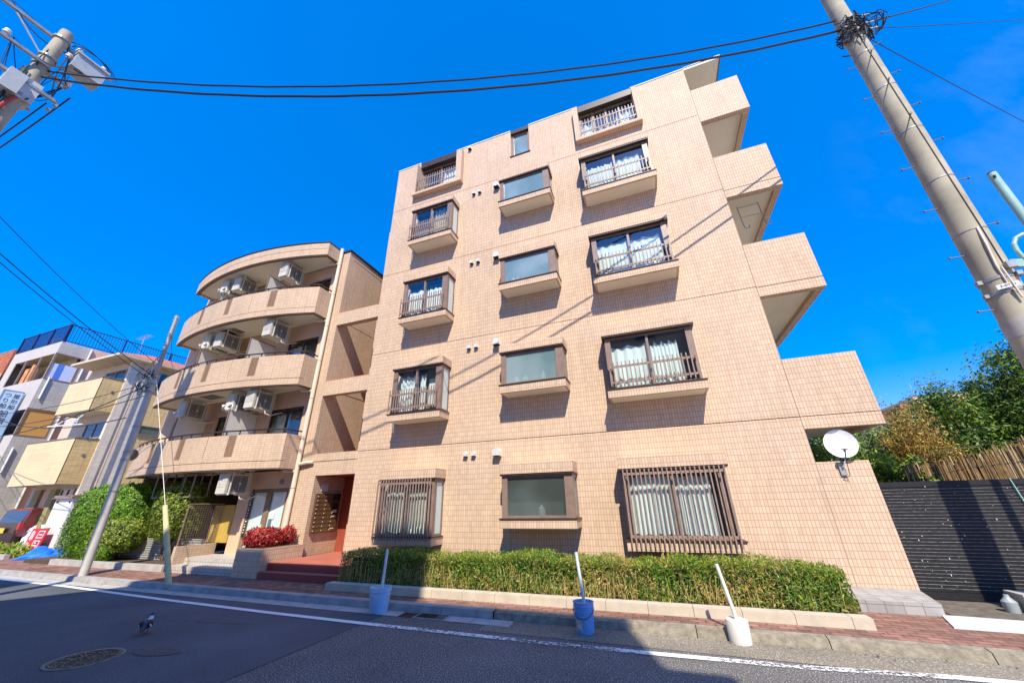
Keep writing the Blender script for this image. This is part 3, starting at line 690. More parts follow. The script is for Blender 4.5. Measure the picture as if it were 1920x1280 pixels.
# roof band
m = MB(); curved_panel(m, XL, XR, 9.455, 9.70); curved_panel(m, XL, XR, 9.716, 9.95); m.box(XR - .12, XR, arc(XR) + .12, 8.0, 9.455, 9.95); m.box(XL, XL + .12, arc(XL) + .12, BW, 9.455, 9.95)
rb = m.build('roof_band', MT['tileh'], left)
m = MB(); curved_panel(m, XL - .01, XR + .01, 9.951, 9.99, off=-.02, th=.16); m.box(XR - .13, XR + .01, arc(XR) + .14, 8.2, 9.951, 9.99); m.build('coping', MT['black'], rb)
m = MB(); curved_panel(m, XL + .01, XR - .01, 9.69, 9.73, off=.02, th=.05); m.build('panel_joint', MT['dark_joint'], rb)
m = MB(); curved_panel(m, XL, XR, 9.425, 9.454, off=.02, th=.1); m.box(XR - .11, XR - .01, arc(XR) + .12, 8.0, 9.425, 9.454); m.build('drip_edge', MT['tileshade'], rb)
s = MB(); n = 28; ps = [XL + .1 + (XR - XL - .2) * i / n for i in range(n + 1)]
for i in range(n):
    a, b = ps[i], ps[i + 1]
    s.face([(a, BW + .3, 9.5), (b, BW + .3, 9.5), (b, arc(b) + .1, 9.5), (a, arc(a) + .1, 9.5)]); s.face([(a, arc(a) + .1, 9.9), (b, arc(b) + .1, 9.9), (b, BW + .3, 9.9), (a, BW + .3, 9.9)])
s.build('soffit', MT['soffit'], rb)
hg_ = mat("hatch_grey", (.25, .22, .17), .6)
for z in (2.543, 4.873, 7.248): B(-13.6, -12.9, 7.3, 7.7, z, z + .01).build('escape_hatch', hg_, left)
# downpipe
m = MB().tube([(-9.33, 7.92, .7), (-9.33, 7.92, 10.0)], .06, 12)
dp = m.build('downpipe', MT['pipe'], left, smooth=True)
for z in (2.45, 4.75, 7.12, 9.38): MB().tube([(-9.75, 7.85, z + .02), (-9.5, 7.9, z), (-9.33, 7.92, z)], .04, 8).build('branch_pipe', MT['pipe'], dp, smooth=True)
MB().tube([(-9.33, 7.92, 2.62), (-9.0, 7.93, 2.66), (-8.82, 7.96, 2.66)], .045, 8).build('branch_pipe', MT['pipe'], dp, smooth=True)
m = MB()
for z in (1.0, 2.0, 3.3, 4.5, 5.7, 6.9, 8.1, 9.3): m.tube([(-9.33, 7.92, z), (-9.33, 7.92, z + .012)], .0625, 12)
m.build('pipe_joint', MT['brown'], dp)
# ground floor: shop door, walls
m = MB(); wall_holes(m, -11.55, -9.42, 0, 2.56, BW, [(-11.1, -9.63, .39, 2.03)], depth=.1); m.build('ground_floor_wall', MT['stucco'], left)
m = MB().face([(-11.55, BW, 0), (-11.55, 12, 0), (-11.55, 12, 2.5), (-11.55, BW, 2.5)][::-1]).face([(-16.5, 12, 0), (-11.55, 12, 0), (-11.55, 12, 2.5), (-16.5, 12, 2.5)]).face([(-16.5, 8.05, 2.49), (-11.55, 8.05, 2.49), (-11.55, 12, 2.49), (-16.5, 12, 2.49)][::-1])
m.build('undercroft', mat("undercroft_dark", (.08, .07, .06), .9), left)
df = MB().box(-11.1, -10.98, BW + .03, BW + .09, .39, 2.03).box(-9.72, -9.63, BW + .03, BW + .09, .39, 2.03).box(-10.98, -9.72, BW + .03, BW + .09, 1.93, 2.03).box(-10.46, -10.27, BW + .02, BW + .09, .39, 1.93)
D = df.build('shop_door', mat("door_wood_brown", (.23, .15, .08), .5, .15, 6), left)
MB().face([(-10.98, BW + .06, .39), (-10.46, BW + .06, .39), (-10.46, BW + .06, 1.93), (-10.98, BW + .06, 1.93)]).face([(-10.27, BW + .06, .39), (-9.72, BW + .06, .39), (-9.72, BW + .06, 1.93), (-10.27, BW + .06, 1.93)]).build('glass', MT['frostw'], D)
MB().box(-11.09, -10.99, BW + .02, BW + .029, .8, 2.0).build('dark_strip', MT['black'], D)
m = MB()
for i in range(16): m.box(-11.06, -11.03 + .008 * (i % 3), BW + .016, BW + .019, 1.95 - i * .07, 1.975 - i * .07 + .01 * (i % 2))
m.build('white_lettering', MT['white'], D)
MB().ell((-10.4, BW - .02, 1.05), .03, .03, .03).box(-10.42, -10.38, BW, BW + .02, .95, 1.12).build('handle', MT['chrome'], D)
MB().box(-10.2, -10.03, BW + .04, BW + .05, 1.25, 1.42).build('paper_notice', MT['white'], D)
MB().box(-10.2, -10.1, BW + .035, BW + .055, .6, 1.24).build('door_pull', mat("slate_blue", (.12, .16, .2), .4), D)
MB().tube([(-9.95, BW - .03, 2.2), (-9.95, BW, 2.2)], .07, 16).build('vent_hood', MT['brown'], left)
# low tiled wall, steps up to the shop, yellow board, wire mesh
MB().box(-12.05, -11.95, 7.05, 8.04, .0, .655).build('low_wall', MT['tileh'], left)
MB().box(-11.94, -9.46, 7.32, 8.05, .0, .385).box(-11.94, -9.46, 6.97, 7.32, .0, .245).build('shop_step', tile("pale_step_tile", (.5, .45, .38), (.25, .22, .19), .1, .15, ms=.006), left)
MB().box(-12.4, -11.56, BW - .03, BW + .02, .66, 1.62).build('yellow_board', mat("yellow_board", (.50, .33, .07), .6), left)
mf = MB()
def mesh_panel(mb, x0, x1, y, z0, z1, st=.06, t=.006, axis='x'):
    n = int((x1 - x0) / st)
    for i in range(n + 1):
        x = x0 + (x1 - x0) * i / n
        mb.box(*((x - t / 2, x + t / 2, y - t / 2, y + t / 2) if axis == 'x' else (y - t / 2, y + t / 2, x - t / 2, x + t / 2)), z0, z1)
    n = int((z1 - z0) / st)
    for i in range(n + 1):
        z = z0 + (z1 - z0) * i / n
        mb.box(*((x0, x1, y - t / 2 - .001, y + t / 2 + .001) if axis == 'x' else (y - t / 2 - .001, y + t / 2 + .001, x0, x1)), z - t / 2, z + t / 2)
fe = thing('mesh_fence', (-14, 7.75, 0), 'white wire mesh fence behind the clipped bushes and above the low tiled wall', 'fence')
mesh_panel(mf, -16.3, -12.1, 7.85, .22, .75, .055, .007); mf.build('wire_mesh', MT['white'], fe)
mf = MB(); mesh_panel(mf, 7.1, 8.0, -12.0, .70, 1.62, .06, .005, axis='y'); mf.build('wire_mesh', MT['railb'], fe)
m = MB()
for x in (-16.3, -14.9, -13.5, -12.15): m.tube([(x, 7.87, .15), (x, 7.87, 1.5)], .02, 8)
m.tube([(-12.0, 7.08, .66), (-12.0, 7.08, 1.66)], .02, 8); m.tube([(-12.0, 7.08, 1.66), (-12.0, 8, 1.66)], .015, 8)
m.build('fence_post', MT['brown'], fe)

# ---- air conditioners (hung from the balcony slabs)
MT['accase'] = mat("ac_casing", (.58, .54, .44), .5, .06, 5)
MT['acshade'] = mat("ac_shade_tone", (.27, .235, .16), .6, .1, 6)  # balcony shade on the fan side, put into a darker colour
fanm = mat("fan_dark", (.05, .05, .045), .6)
def make_ac(x0, ztop, label, wrapped=False):
    t = thing('air_conditioner', (x0 + .19, 7.2, ztop - .6), label, 'air conditioner', 'outdoor air conditioner units hung under the balconies')
    fill_ac(t, x0, ztop, wrapped); return t
def fill_ac(t, x0, zt, wrapped):
    x1 = x0 + .36; y0, y1 = 7.2, 7.86; zb = zt - .56
    c = MB().box(x0, x1, y0, y1, zb, zt - .05).build('casing', MT['accase'], t)
    m = MB()
    for i in range(9): m.box(x0 + .02, x1 - .02, y0 - .008, y0 - .001, zb + .18 + i * .035, zb + .2 + i * .035)
    m.build('end_grille', MT['offwhite'], c)
    m = MB(); cy, cz = 7.56, (zb + zt) / 2 - .02
    ring = [(x1 + .004, cy + .2 * math.cos(k * math.pi / 12), cz + .2 * math.sin(k * math.pi / 12)) for k in range(24)]
    m.face(ring); m.face([(x1 + .002, y0 + .06, zb + .04), (x1 + .002, y1 - .04, zb + .04), (x1 + .002, y1 - .04, zt - .09), (x1 + .002, y0 + .06, zt - .09)]); m.mi = [0, 1]; f = m.build('fan', [fanm, MT['acshade']], c)
    m = MB(); 
    for rr_ in (.06, .1, .14, .18): m.tube([(x1 + .01, cy + rr_ * math.cos(k * math.pi / 10), cz + rr_ * math.sin(k * math.pi / 10)) for k in range(21)], .005, 4, caps=False)
    m.box(x1 + .005, x1 + .010, cy - .004, cy + .004, cz - .2, cz + .2).tube([(x1 + .004, cy, cz), (x1 + .02, cy, cz)], .035, 10)
    m.build('fan_guard', MT['offwhite'], c)
    m = MB()
    for x in (x0 - .03, x1 + .03):
        for y in (y0 + .1, y1 - .1): m.bar((x, y, zb - .03), (x, y, zt + .06), .025)
    for y in (y0 + .1, y1 - .1): m.bar((x0 - .03, y, zb - .015), (x1 + .03, y, zb - .015), .03)
    m.bar((x0 - .05, y0 + .1, zt + .05), (x0 - .05, y1, zt + .05), .03).bar((x1 + .05, y0 + .1, zt + .05), (x1 + .05, y1, zt + .05), .03)
    m.build('hanger', MT['offwhite'], t)
    MB().tube([(x1 + .02, 7.6, zb), (x1 + .05, 7.62, zb - .12), (x1 + .12, 7.75, zb - .16), (x1 + .2, 7.95, zb - .06), (x1 + .2, 8.04, zb - .02)], .018, 6).build('pipe_hose', MT['pipe'], t)
    if wrapped:
        m = MB(); rng = np.random.RandomState(3)
        m.ell((x0 + .17, y0 + .01, zb + .1), .2, .07, .13, 12, 8)
        for i in range(12): m.ell((x0 + .17 + rng.uniform(-.13, .13), y0 - .05 + rng.uniform(-.03, .03), zb + .09 + rng.uniform(-.07, .1)), .09, .04, .03, 8, 6, rot=Matrix.Rotation(rng.choice([-.7, .7]), 3, 'Y'))
        m.build('cloth_wrap', MT['offwhite'], t, smooth=True)
AC = [(-11.25, 9.42, 'white air conditioner hung at the right end under the curved roof band', 0), (-13.6, 9.42, 'white air conditioner under the roof band, beside the left screen', 0), (-14.25, 9.42, 'leftmost air conditioner under the curved roof band, behind its neighbour', 1),
      (-11.25, 7.17, 'white air conditioner under the top balcony slab, right of the partition screen', 0), (-13.58, 7.17, 'white air conditioner of the left pair under the top balcony slab', 0), (-14.2, 7.17, 'cloth wrapped air conditioner at the left under the top balcony slab', 1),
      (-11.15, 4.80, 'white air conditioner above the blue reflecting window of the first upper floor', 0), (-11.98, 4.80, 'cloth wrapped air conditioner beside the white unit under the middle balcony', 1), (-14.27, 4.80, 'cloth wrapped air conditioner at the far left under the middle balcony', 1),
      (-11.31, 2.46, 'white air conditioner under the lowest balcony, above the yellow board', 0)]
for x, z, lab, wr in AC: make_ac(x, z, lab, wr)
for x in (-13.0, -14.3):
    m = MB()
    for dx in (0, .42):
        for y in (7.35, 7.8): m.bar((x + dx, y, 1.85), (x + dx, y, 2.55), .03)
        m.bar((x + dx, 7.33, 1.86), (x + dx, 7.82, 1.86), .03)
    for y in (7.35, 7.8): m.bar((x, y, 1.86), (x + .42, y, 1.86), .03)
    m.build('unit_bracket', MT['acshade'], left)

# ================================================================== VEGETATION
LG = [leafmat("leaf_dark", (.045, .13, .012)), leafmat("leaf_mid", (.10, .23, .02)), leafmat("leaf_yellow", (.34, .36, .035)), leafmat("leaf_dry", (.46, .28, .07)), leafmat("leaf_straw", (.58, .46, .17))]
SOIL = mat("soil", (.09, .06, .035), .95, .3, 10)
BARK = mat("bark", (.13, .09, .06), .9, .25, 12, bump=.5)
def box_surface(rng, n, x0, x1, y0, y1, z0, z1, depth, faces):
    """random points near chosen faces of a box"""
    ar = {'f': (x1 - x0) * (z1 - z0), 't': (x1 - x0) * (y1 - y0), 'l': (y1 - y0) * (z1 - z0), 'r': (y1 - y0) * (z1 - z0)}
    tot = sum(ar[f] for f in faces); P = []; N = []
    for f in faces:
        k = int(n * ar[f] / tot); u = rng.rand(k); v = rng.rand(k); d = depth * rng.rand(k) ** 1.5
        X = x0 + (x1 - x0) * u; Z = z0 + (z1 - z0) * v; Y = y0 + (y1 - y0) * v
        if f == 'f': P.append(np.c_[X, y0 + d, Z]); N.append(np.tile((0, -1, 0), (k, 1)))
        if f == 't': P.append(np.c_[X, Y, z1 - d]); N.append(np.tile((0, 0, 1), (k, 1)))
        if f == 'r': P.append(np.c_[x1 - d, y0 + (y1 - y0) * u, Z]); N.append(np.tile((1, 0, 0), (k, 1)))
        if f == 'l': P.append(np.c_[x0 + d, y0 + (y1 - y0) * u, Z]); N.append(np.tile((-1, 0, 0), (k, 1)))
    return np.vstack(P), np.vstack(N)
# long hedge of bamboo grass in front of the facade
rng = np.random.RandomState(11)
hd = thing('hedge', (-2, 7, .1), 'long clipped bamboo grass hedge, green and straw coloured, along the foot of the tall building', 'hedge')
m = MB()
P, N = box_surface(rng, 48000, -6.15, 2.1, 6.66, 7.45, .20, .70, .12, 'ftlr')
# uneven top and bulges
bul = lambda x: .03 * np.sin(x * 2.1) + .025 * np.sin(x * 5.3 + 1) + .02 * np.sin(x * 11.7)
P[:, 2] += bul(P[:, 0]) * (P[:, 2] - .15) * 1.6; P[:, 1] += -.02 * np.sin(P[:, 0] * 4.1 + 2) - .02 * np.sin(P[:, 2] * 9 + P[:, 0] * 3)
dry = np.clip(.22 + .30 * np.sin(P[:, 0] * 1.9 + .5) * np.sin(P[:, 0] * .7) + .28 * np.sin(P[:, 0] * 6.3 + 4 * P[:, 2]) * np.sin(P[:, 2] * 11 + P[:, 0] * 2.7) + .55 * (.42 - P[:, 2]), .03, .9)
for i in range(len(P)):
    r_ = rng.rand()
    mi = (3 if rng.rand() < .55 else 4) if r_ < dry[i] else (rng.choice([0, 1, 1, 2]) if P[i, 2] < .62 else rng.choice([1, 1, 2, 2, 0]))
    leaves(m, [P[i]], [N[i]], .056, .0115, 5, up_bias=.25, spread=.6, rng=rng, mi=int(mi))
m.build('foliage', LG, hd)
m = MB()
for i in range(700):
    x = rng.uniform(-6.1, 2.05); y = rng.uniform(6.66, 6.85); m.bar((x, y, .18), (x + rng.normal(0, .05), y + rng.normal(0, .03), rng.uniform(.3, .6)), .006)
m.build('stems', LG[4], hd)
MB().box(-6.0, 2.0, 6.82, 7.35, .15, .58).build('dark_core', mat("core_shade", (.035, .03, .015), .95), hd)  # solid dark core stands in for the shade inside the hedge
hk = MB(); x = -6.2
while x < 2.1:
    x1 = min(x + .58, 2.13); hk.box(x + .003, x1 - .003, 6.40, 6.58, .09, .215); x = x1
struct(hk.build('planting_kerb', mat("pale_kerb", (.54, .46, .34), .85, .12, 5, bump=.3)))
struct(B(-6.19, 2.1, 6.58, 7.99, .1, .19).build('planting_bed', SOIL))

def clip_bush(name, label, c, rad, n, leaf, mis, stem=True, power=2.6, seed=1, up=.2, core=.9):
    rng = np.random.RandomState(seed)
    t = thing(name, (c[0], c[1], .1), label, 'bush')
    d = rng.normal(0, 1, (n, 3)); d /= (np.abs(d) ** power).sum(1, keepdims=True) ** (1 / power)
    lump = 1 + .05 * np.sin(d[:, 0] * 9 + seed) * np.sin(d[:, 2] * 8) + .05 * np.sin(d[:, 1] * 11 + d[:, 2] * 5)
    rr = (1 - .13 * rng.rand(n) ** 1.2) * lump
    P = np.array(c) + d * np.array(rad) * rr[:, None]
    m = MB(); leaves(m, P, d, leaf[0], leaf[1], len(mis), up_bias=up, spread=.5, rng=rng)
    m.build('foliage', mis, t)
    MB().ell(c, rad[0] * core, rad[1] * core, rad[2] * core, 16, 10).build('dark_core', bpy.data.materials['core_shade'], t)  # dark lump fills the leaf gaps with inner shade
    if stem:
        s = MB()
        for k in range(4): s.tube([(c[0] + .1 * k - .15, c[1], .1), (c[0] + .2 * k - .3, c[1], c[2])], .025, 6)
        s.build('trunk', BARK, t)
    return t
GB = [leafmat("bush_bright", (.13, .30, .02)), leafmat("bush_green", (.09, .22, .012)), leafmat("bush_lime", (.26, .40, .03))]
GC = [leafmat("shrub_olive", (.24, .32, .025)), leafmat("shrub_green", (.10, .17, .018)), leafmat("shrub_pale", (.34, .40, .07))]
clip_bush('cypress_bush', 'tall bright green clipped conifer behind the thin pole, leftmost of the bushes', (-17.8, 7.9, 1.2), (.92, .6, 1.1), 16000, (.085, .032), GB, seed=2, power=3.2, up=1.0)
clip_bush('cypress_bush', 'bright green rounded conifer just right of the thin leaning pole', (-16.05, 7.8, 1.5), (.95, .55, .80), 15000, (.08, .03), GB, seed=3, power=2.8, up=1.0)
clip_bush('camellia_bush', 'low olive leaved bush below the bright conifer, right of the thin pole', (-15.6, 7.5, .85), (.95, .45, .5), 8000, (.055, .034), GC, seed=4)
clip_bush('camellia_bush', 'rounded olive green bush behind the yellow guy wire guard', (-13.45, 7.7, 1.5), (.80, .5, .76), 13000, (.055, .034), GC, seed=5, power=3.0)
clip_bush('cypress_bush', 'small low conifer tufts at the foot of the bushes, beside the kerb', (-15.9, 7.25, .42), (.75, .22, .3), 3000, (.08, .018), GB, seed=6, up=1.0, stem=False)
struct(B(-19, -12.1, 7.0, 8.3, .05, .2).build('planting_bed', SOIL))
struct(B(-17.4, -12.1, 6.95, 7.08, .05, .24).build('planting_kerb', MT['concrete']))
RD = [leafmat("leaf_red", (.42, .03, .03)), leafmat("leaf_crimson", (.28, .015, .02)), leafmat("leaf_scarlet", (.55, .09, .05))]
rb_ = clip_bush('red_bush', 'dense red leaved nandina shrub in the tiled planter by the entrance', (-9.15, 7.3, .86), (.36, .42, .22), 3500, (.055, .028), RD, seed=8, stem=False, core=.7)
rng = np.random.RandomState(21); rb2 = MB()
for cx_, cy_ in ((-8.98, 7.75), (-9.3, 7.1)):
    d = rng.normal(0, 1, (1100, 3)); d /= np.linalg.norm(d, axis=1, keepdims=True)
    leaves(rb2, np.array((cx_, cy_, .88)) + d * np.array((.2, .2, .24)) * (1 - .3 * rng.rand(1100, 1)), d, .055, .028, 3, rng=rng)
rb2.build('foliage', RD, rb_)
# ground cover by the car
gc = MB(); rng = np.random.RandomState(31)
n = 6000; X = rng.uniform(-31, -21.2, n); Y = rng.uniform(7.35, 8.9, n); Z = .16 + .14 * rng.rand(n) + .08 * np.sin(X * 3)
leaves(gc, np.c_[X, Y, Z], np.tile((0, -.5, 1), (n, 1)), .14, .06, 3, rng=rng, up_bias=.6)
o = gc.build('ground_cover', [LG[2], leafmat("cover_lime", (.34, .36, .06)), LG[1]]); o['kind'] = 'stuff'
struct(B(-40, -20.9, 7.2, 7.33, .05, .24).build('planting_kerb', MT['concrete']))

# ---- trees on the right
def limb(m, p, d, ln, r, depth, rng, tips, spread=.6):
    pts = [Vector(p)]; dd = Vector(d).normalized()
    for k in range(4):
        dd = (dd + Vector(rng.normal(0, .13, 3))).normalized(); pts.append(pts[-1] + dd * ln / 4)
    m.tube(pts, [r * (1 - .12 * k) for k in range(5)], 6, caps=False)
    tips += [tuple(q) for q in pts[2:]]
    if depth:
        for k in range(3):
            q = pts[2 + k % 3]; e = (dd + Vector(rng.normal(0, spread, 3))).normalized(); e.z = abs(e.z) * .8 + .1
            limb(m, q, e, ln * .68, r * .58, depth - 1, rng, tips, spread)
def tree(name, label, base, zc, rad, nl, leaf, mats, seed, cat='tree', trunk_r=.07, clumps=70, clump=(.16, .30), bare=False, depth=2):
    """trunk with limbs, and a crown of leaf clumps spread through an ellipsoid of half-axes rad centred at height zc"""
    rng = np.random.RandomState(seed); t = thing(name, base, label, cat)
    m = MB(); tips = []; cen = Vector((base[0], base[1], zc)); rad = Vector(rad)
    cl = []
    for _ in range(clumps):
        d = rng.normal(0, 1, 3); d /= np.linalg.norm(d); k = rng.rand() ** .35
        cl.append(Vector((cen.x + d[0] * rad.x * k, cen.y + d[1] * rad.y * k, cen.z + d[2] * rad.z * k)))
    top = Vector((base[0] + rng.normal(0, .1), base[1], cen.z)); b0 = Vector(base)
    m.tube([b0, b0.lerp(top, .5) + Vector((rng.normal(0, .06), rng.normal(0, .06), 0)), top], [trunk_r, trunk_r * .8, trunk_r * .5], 8)
    for q in cl[::2 if not bare else 1]:
        f = rng.uniform(.35, 1); a = b0.lerp(top, f); mid = a.lerp(q, .5) + Vector(rng.normal(0, .06, 3))
        m.tube([a, mid, q], [trunk_r * .35, trunk_r * .22, trunk_r * .1], 5, caps=False)
        if bare:
            for _ in range(3): e = mid.lerp(q, rng.rand()); m.tube([e, e + Vector(rng.normal(0, .16, 3)) + Vector((0, 0, .12))], [trunk_r * .14, trunk_r * .07], 4, caps=False)
    m.build('trunk', BARK if not bare else T3[0], t)
    c = MB(); per = nl // clumps; rm_ = min(rad)
    for q in cl:
        s_ = rm_ * rng.uniform(*clump); mi = int(rng.randint(len(mats)))
        d = rng.normal(0, 1, (per, 3)); P = np.array(q) + d * s_ * .75
        o_ = (q - cen); o_ = o_.normalized() if o_.length > 0 else Vector((0, 0, 1))
        nrm = d + np.array(o_) * .8
        for i in range(per): leaves(c, [P[i]], [nrm[i]], leaf[0], leaf[1], len(mats), rng=rng, up_bias=.1, mi=mi if rng.rand() < .6 else int(rng.randint(len(mats))))
    c.build('crown', mats, t); return t
T1 = [leafmat("tree_dark", (.035, .08, .012)), leafmat("tree_green", (.08, .16, .018)), leafmat("tree_mid", (.17, .26, .025))]
T2 = [leafmat("tree_lime", (.26, .37, .03)), leafmat("tree_leaf", (.10, .19, .018))]
T3 = [leafmat("twig_orange", (.46, .26, .07)), leafmat("twig_gold", (.52, .40, .08)), leafmat("leaf_olive2", (.12, .14, .03))]
tree('evergreen_tree', 'tall dark evergreen tree behind the reed screen, at the right edge under the big pole', (8.1, 10.8, 0), 2.9, (1.15, 1.0, 1.75), 30000, (.085, .03), T1, 41, clumps=120)
tree('evergreen_tree', 'lighter green tree at the right edge in front of the darkest foliage', (7.75, 10.0, 0), 2.9, (.55, .5, .8), 9000, (.08, .03), T2, 42, clumps=50)
tree('evergreen_tree', 'dense dark bush mass behind the reed screen, right of the bare orange shrub', (6.5, 11.2, 0), 2.5, (1.35, .8, 1.15), 24000, (.085, .03), T1, 43, clumps=110)
tree('evergreen_tree', 'dark sunlit bush between the bare orange shrub and the tall evergreen tree', (7.6, 12.4, 0), 3.0, (1.2, .9, 1.35), 16000, (.09, .03), T1 + T2, 44, clumps=80)
tree('shrub', 'green shrub directly behind the satellite dish under the lowest balcony', (4.4, 11.3, 0), 2.0, (1.5, .8, 1.35), 22000, (.08, .03), T2 + T1[1:], 45, clumps=110)
tree('bare_shrub', 'half bare shrub with orange twigs between the satellite dish and the reed screen', (5.15, 10.2, 0), 2.55, (.6, .4, .95), 3600, (.06, .02), T3, 46, clumps=110, trunk_r=.04, bare=True)
tree('shrub', 'low green shrub above the left end of the black fence, below the bare twigs', (4.35, 9.3, 0), 1.75, (.55, .35, .5), 4500, (.08, .03), T2 + T1[1:], 47, clumps=50)

# ================================================================== RIGHT SIDE THINGS
fn = thing('slat_fence', (5.5, 8.3, .1), 'black horizontal slat fence with paint specks beside the tall building', 'fence')
blk = mat("fence_black", (.016, .016, .017), .6, .25, 20, spec=.3)
m = MB(); z = .22
while z < 1.66: m.box(3.45, 9.5, 8.28, 8.30, z, z + .040); z += .047
m.build('slats', blk, fn)
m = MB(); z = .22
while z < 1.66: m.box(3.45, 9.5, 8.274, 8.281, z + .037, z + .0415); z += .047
m.build('slat_edges', mat('pale_edge', (.25, .24, .225), .6, .5, 18), fn)  # thin paler strip along the top of each slat
MB().box(3.45, 9.5, 8.31, 8.33, .14, 1.74).build('back_sheet', mat("fence_backing", (.012, .012, .012), .8), fn)
MB().box(3.36, 3.45, 8.26, 8.34, .05, 1.74).build('fence_post', mat("fence_post_brown", (.05, .035, .03), .6), fn)
m = MB().box(3.45, 9.5, 8.27, 8.335, 1.66, 1.735).box(3.45, 9.5, 8.27, 8.335, .12, .215); m.build('fence_rail', blk, fn)
m = MB(); rng = np.random.RandomState(5)
for i in range(80):
    x = rng.uniform(3.5, 5.6); z = rng.uniform(.25, 1.7); s = rng.uniform(.003, .008); m.box(x, x + s, 8.262, 8.279, z, z + s * rng.choice([1, 1, 3]))
m.build('paint_specks', MT['white'], fn)
tp = thing('garden_tie', (5.1, 8.25, 1.4), 'pale green plastic cord hanging over the black fence', 'cord')
MB().tube([(5.06, 8.25, 1.75), (5.09, 8.25, 1.4), (5.12, 8.25, 1.1)], .006, 5).bar((5.1, 8.25, 1.28), (5.19, 8.25, 1.17), .02, .01).tube([(5.2, 8.25, 1.66), (5.26, 8.25, 1.53), (5.33, 8.25, 1.46), (5.42, 8.25, 1.36)], .007, 5).tube([(5.33, 8.25, 1.46), (5.4, 8.25, 1.48)], .005, 5).build('cord', mat("mint_plastic", (.35, .72, .58), .5), tp)
rs = thing('reed_screen', (6.2, 9.0, .1), 'weathered brown reed screen standing behind the black fence', 'screen')
m = MB(); rng = np.random.RandomState(6); x = 4.2
rm = [mat("reed_brown", (.26, .16, .06), .8, .3, 15), mat("reed_pale", (.48, .38, .22), .8, .2, 15), mat("reed_dark", (.09, .055, .03), .9, .3, 15)]
while x < 9.6:
    t = 1.92 + (x - 4.2) * .24 + .2 * math.sin(x * .9); top = t + rng.normal(0, .06)
    m.bar((x, 9.0 + rng.normal(0, .012), .3), (x + rng.normal(0, .03), 9.0 + rng.normal(0, .012), top + .15), .013, mi=int(rng.choice([0, 0, 0, 1, 2]))); x += .0062
m.build('reeds', rm, rs)
MB().tube([(4.2 + .3 * i, 8.985, 1.7 + .072 * i + .06 * math.sin(i * .8)) for i in range(19)], .006, 5, mi=0).tube([(4.2 + .3 * i, 8.985, 2.0 + .072 * i + .08 * math.sin(i * .7)) for i in range(19)], .006, 5).build('binding_wire', MT['cable'], rs)
m = MB(); x = 4.2
while x < 9.6:
    top = 1.92 + (x - 4.2) * .24 + .2 * math.sin(x * .9) + rng.normal(0, .05); m.bar((x, 9.03, .3), (x + rng.normal(0, .03), 9.03, top + .1), .02, mi=int(rng.choice([0, 1]))); x += .0125
m.build('reeds', [rm[0], rm[2]], rs)
# satellite dish on the low wall
sd = thing('satellite_dish', (2.95, 7.95, 1.95), 'white satellite dish on a bracket on the low wing wall', 'satellite dish')
dc = Vector((3.06, 8.06, 2.35)); dnm = Vector((-.25, -.93, .26)).normalized(); du = dnm.cross(Vector((0, 0, 1))).normalized(); dv = du.cross(dnm)
m = MB(); nR, nA = 7, 32
def dp_(r_, a): return dc + (du * math.cos(a) + dv * math.sin(a) * 1.1) * r_ * .225 + dnm * (.075 * r_ * r_)
for i in range(nR):
    for k in range(nA):
        a0, a1 = 2 * math.pi * k / nA, 2 * math.pi * (k + 1) / nA
        m.face([dp_(i / nR, a0), dp_((i + 1) / nR, a0), dp_((i + 1) / nR, a1), dp_(i / nR, a1)])
        b_ = -dnm * .012
        m.face([dp_(i / nR, a0) + b_, dp_(i / nR, a1) + b_, dp_((i + 1) / nR, a1) + b_, dp_((i + 1) / nR, a0) + b_])
m.build('reflector', mat("dish_white", (.82, .83, .84), .35, .03, 3), sd, smooth=True)
fp = dc + dnm * .26 - dv * .17
m = MB().tube([dc - dv * .22, (2.93, 7.93, 1.98), ], .014, 8).tube([dc - dv * .23 + dnm * .05, fp], .011, 8); m.build('feed_arm', MT['steel'], sd)
MB().obox(fp + dv * .02, du * .045, dv * .022, dnm * .03).tube([fp - dnm * .02, fp - dnm * .08], .022, 10).build('receiver', MT['offwhite'], sd)
MB().box(2.89, 2.97, 7.96, 7.992, 1.86, 2.04).tube([(2.93, 7.98, 1.98), (2.95, 8.1, 2.12), tuple(dc - dnm * .01)], .018, 8).build('bracket', MT['steel'], sd)
MB().tube([tuple(fp), (2.99, 7.9, 2.0), (2.985, 7.93, 1.85), (2.9, 7.985, 1.8)], .005, 5).build('cable', MT['cable'], sd)
# pale steel plate ramp
rp = thing('ramp_plate', (4.2, 7.0, .1), 'pale bluish steel plate lying as a ramp in front of the black fence', 'ramp plate')
m = MB(); q = [(3.17, 7.31), (2.99, 6.74), (6.2, 6.70), (6.4, 7.1)]
for a, b in ((0, 1), (1, 2), (2, 3), (3, 0)): m.face([(*q[a], .10), (*q[b], .10), (*q[b], .118), (*q[a], .118)])
m.face([(*p, .118) for p in q]); m.build('plate', mat("pale_plate", (.62, .66, .66), .5, .08, 3), rp)
struct(B(3.3, 9.5, 7.32, 8.26, .101, .112).build('bare_soil', mat("rubble_soil", (.14, .115, .085), .95, .35, 8, bump=.8, bscale=25)))
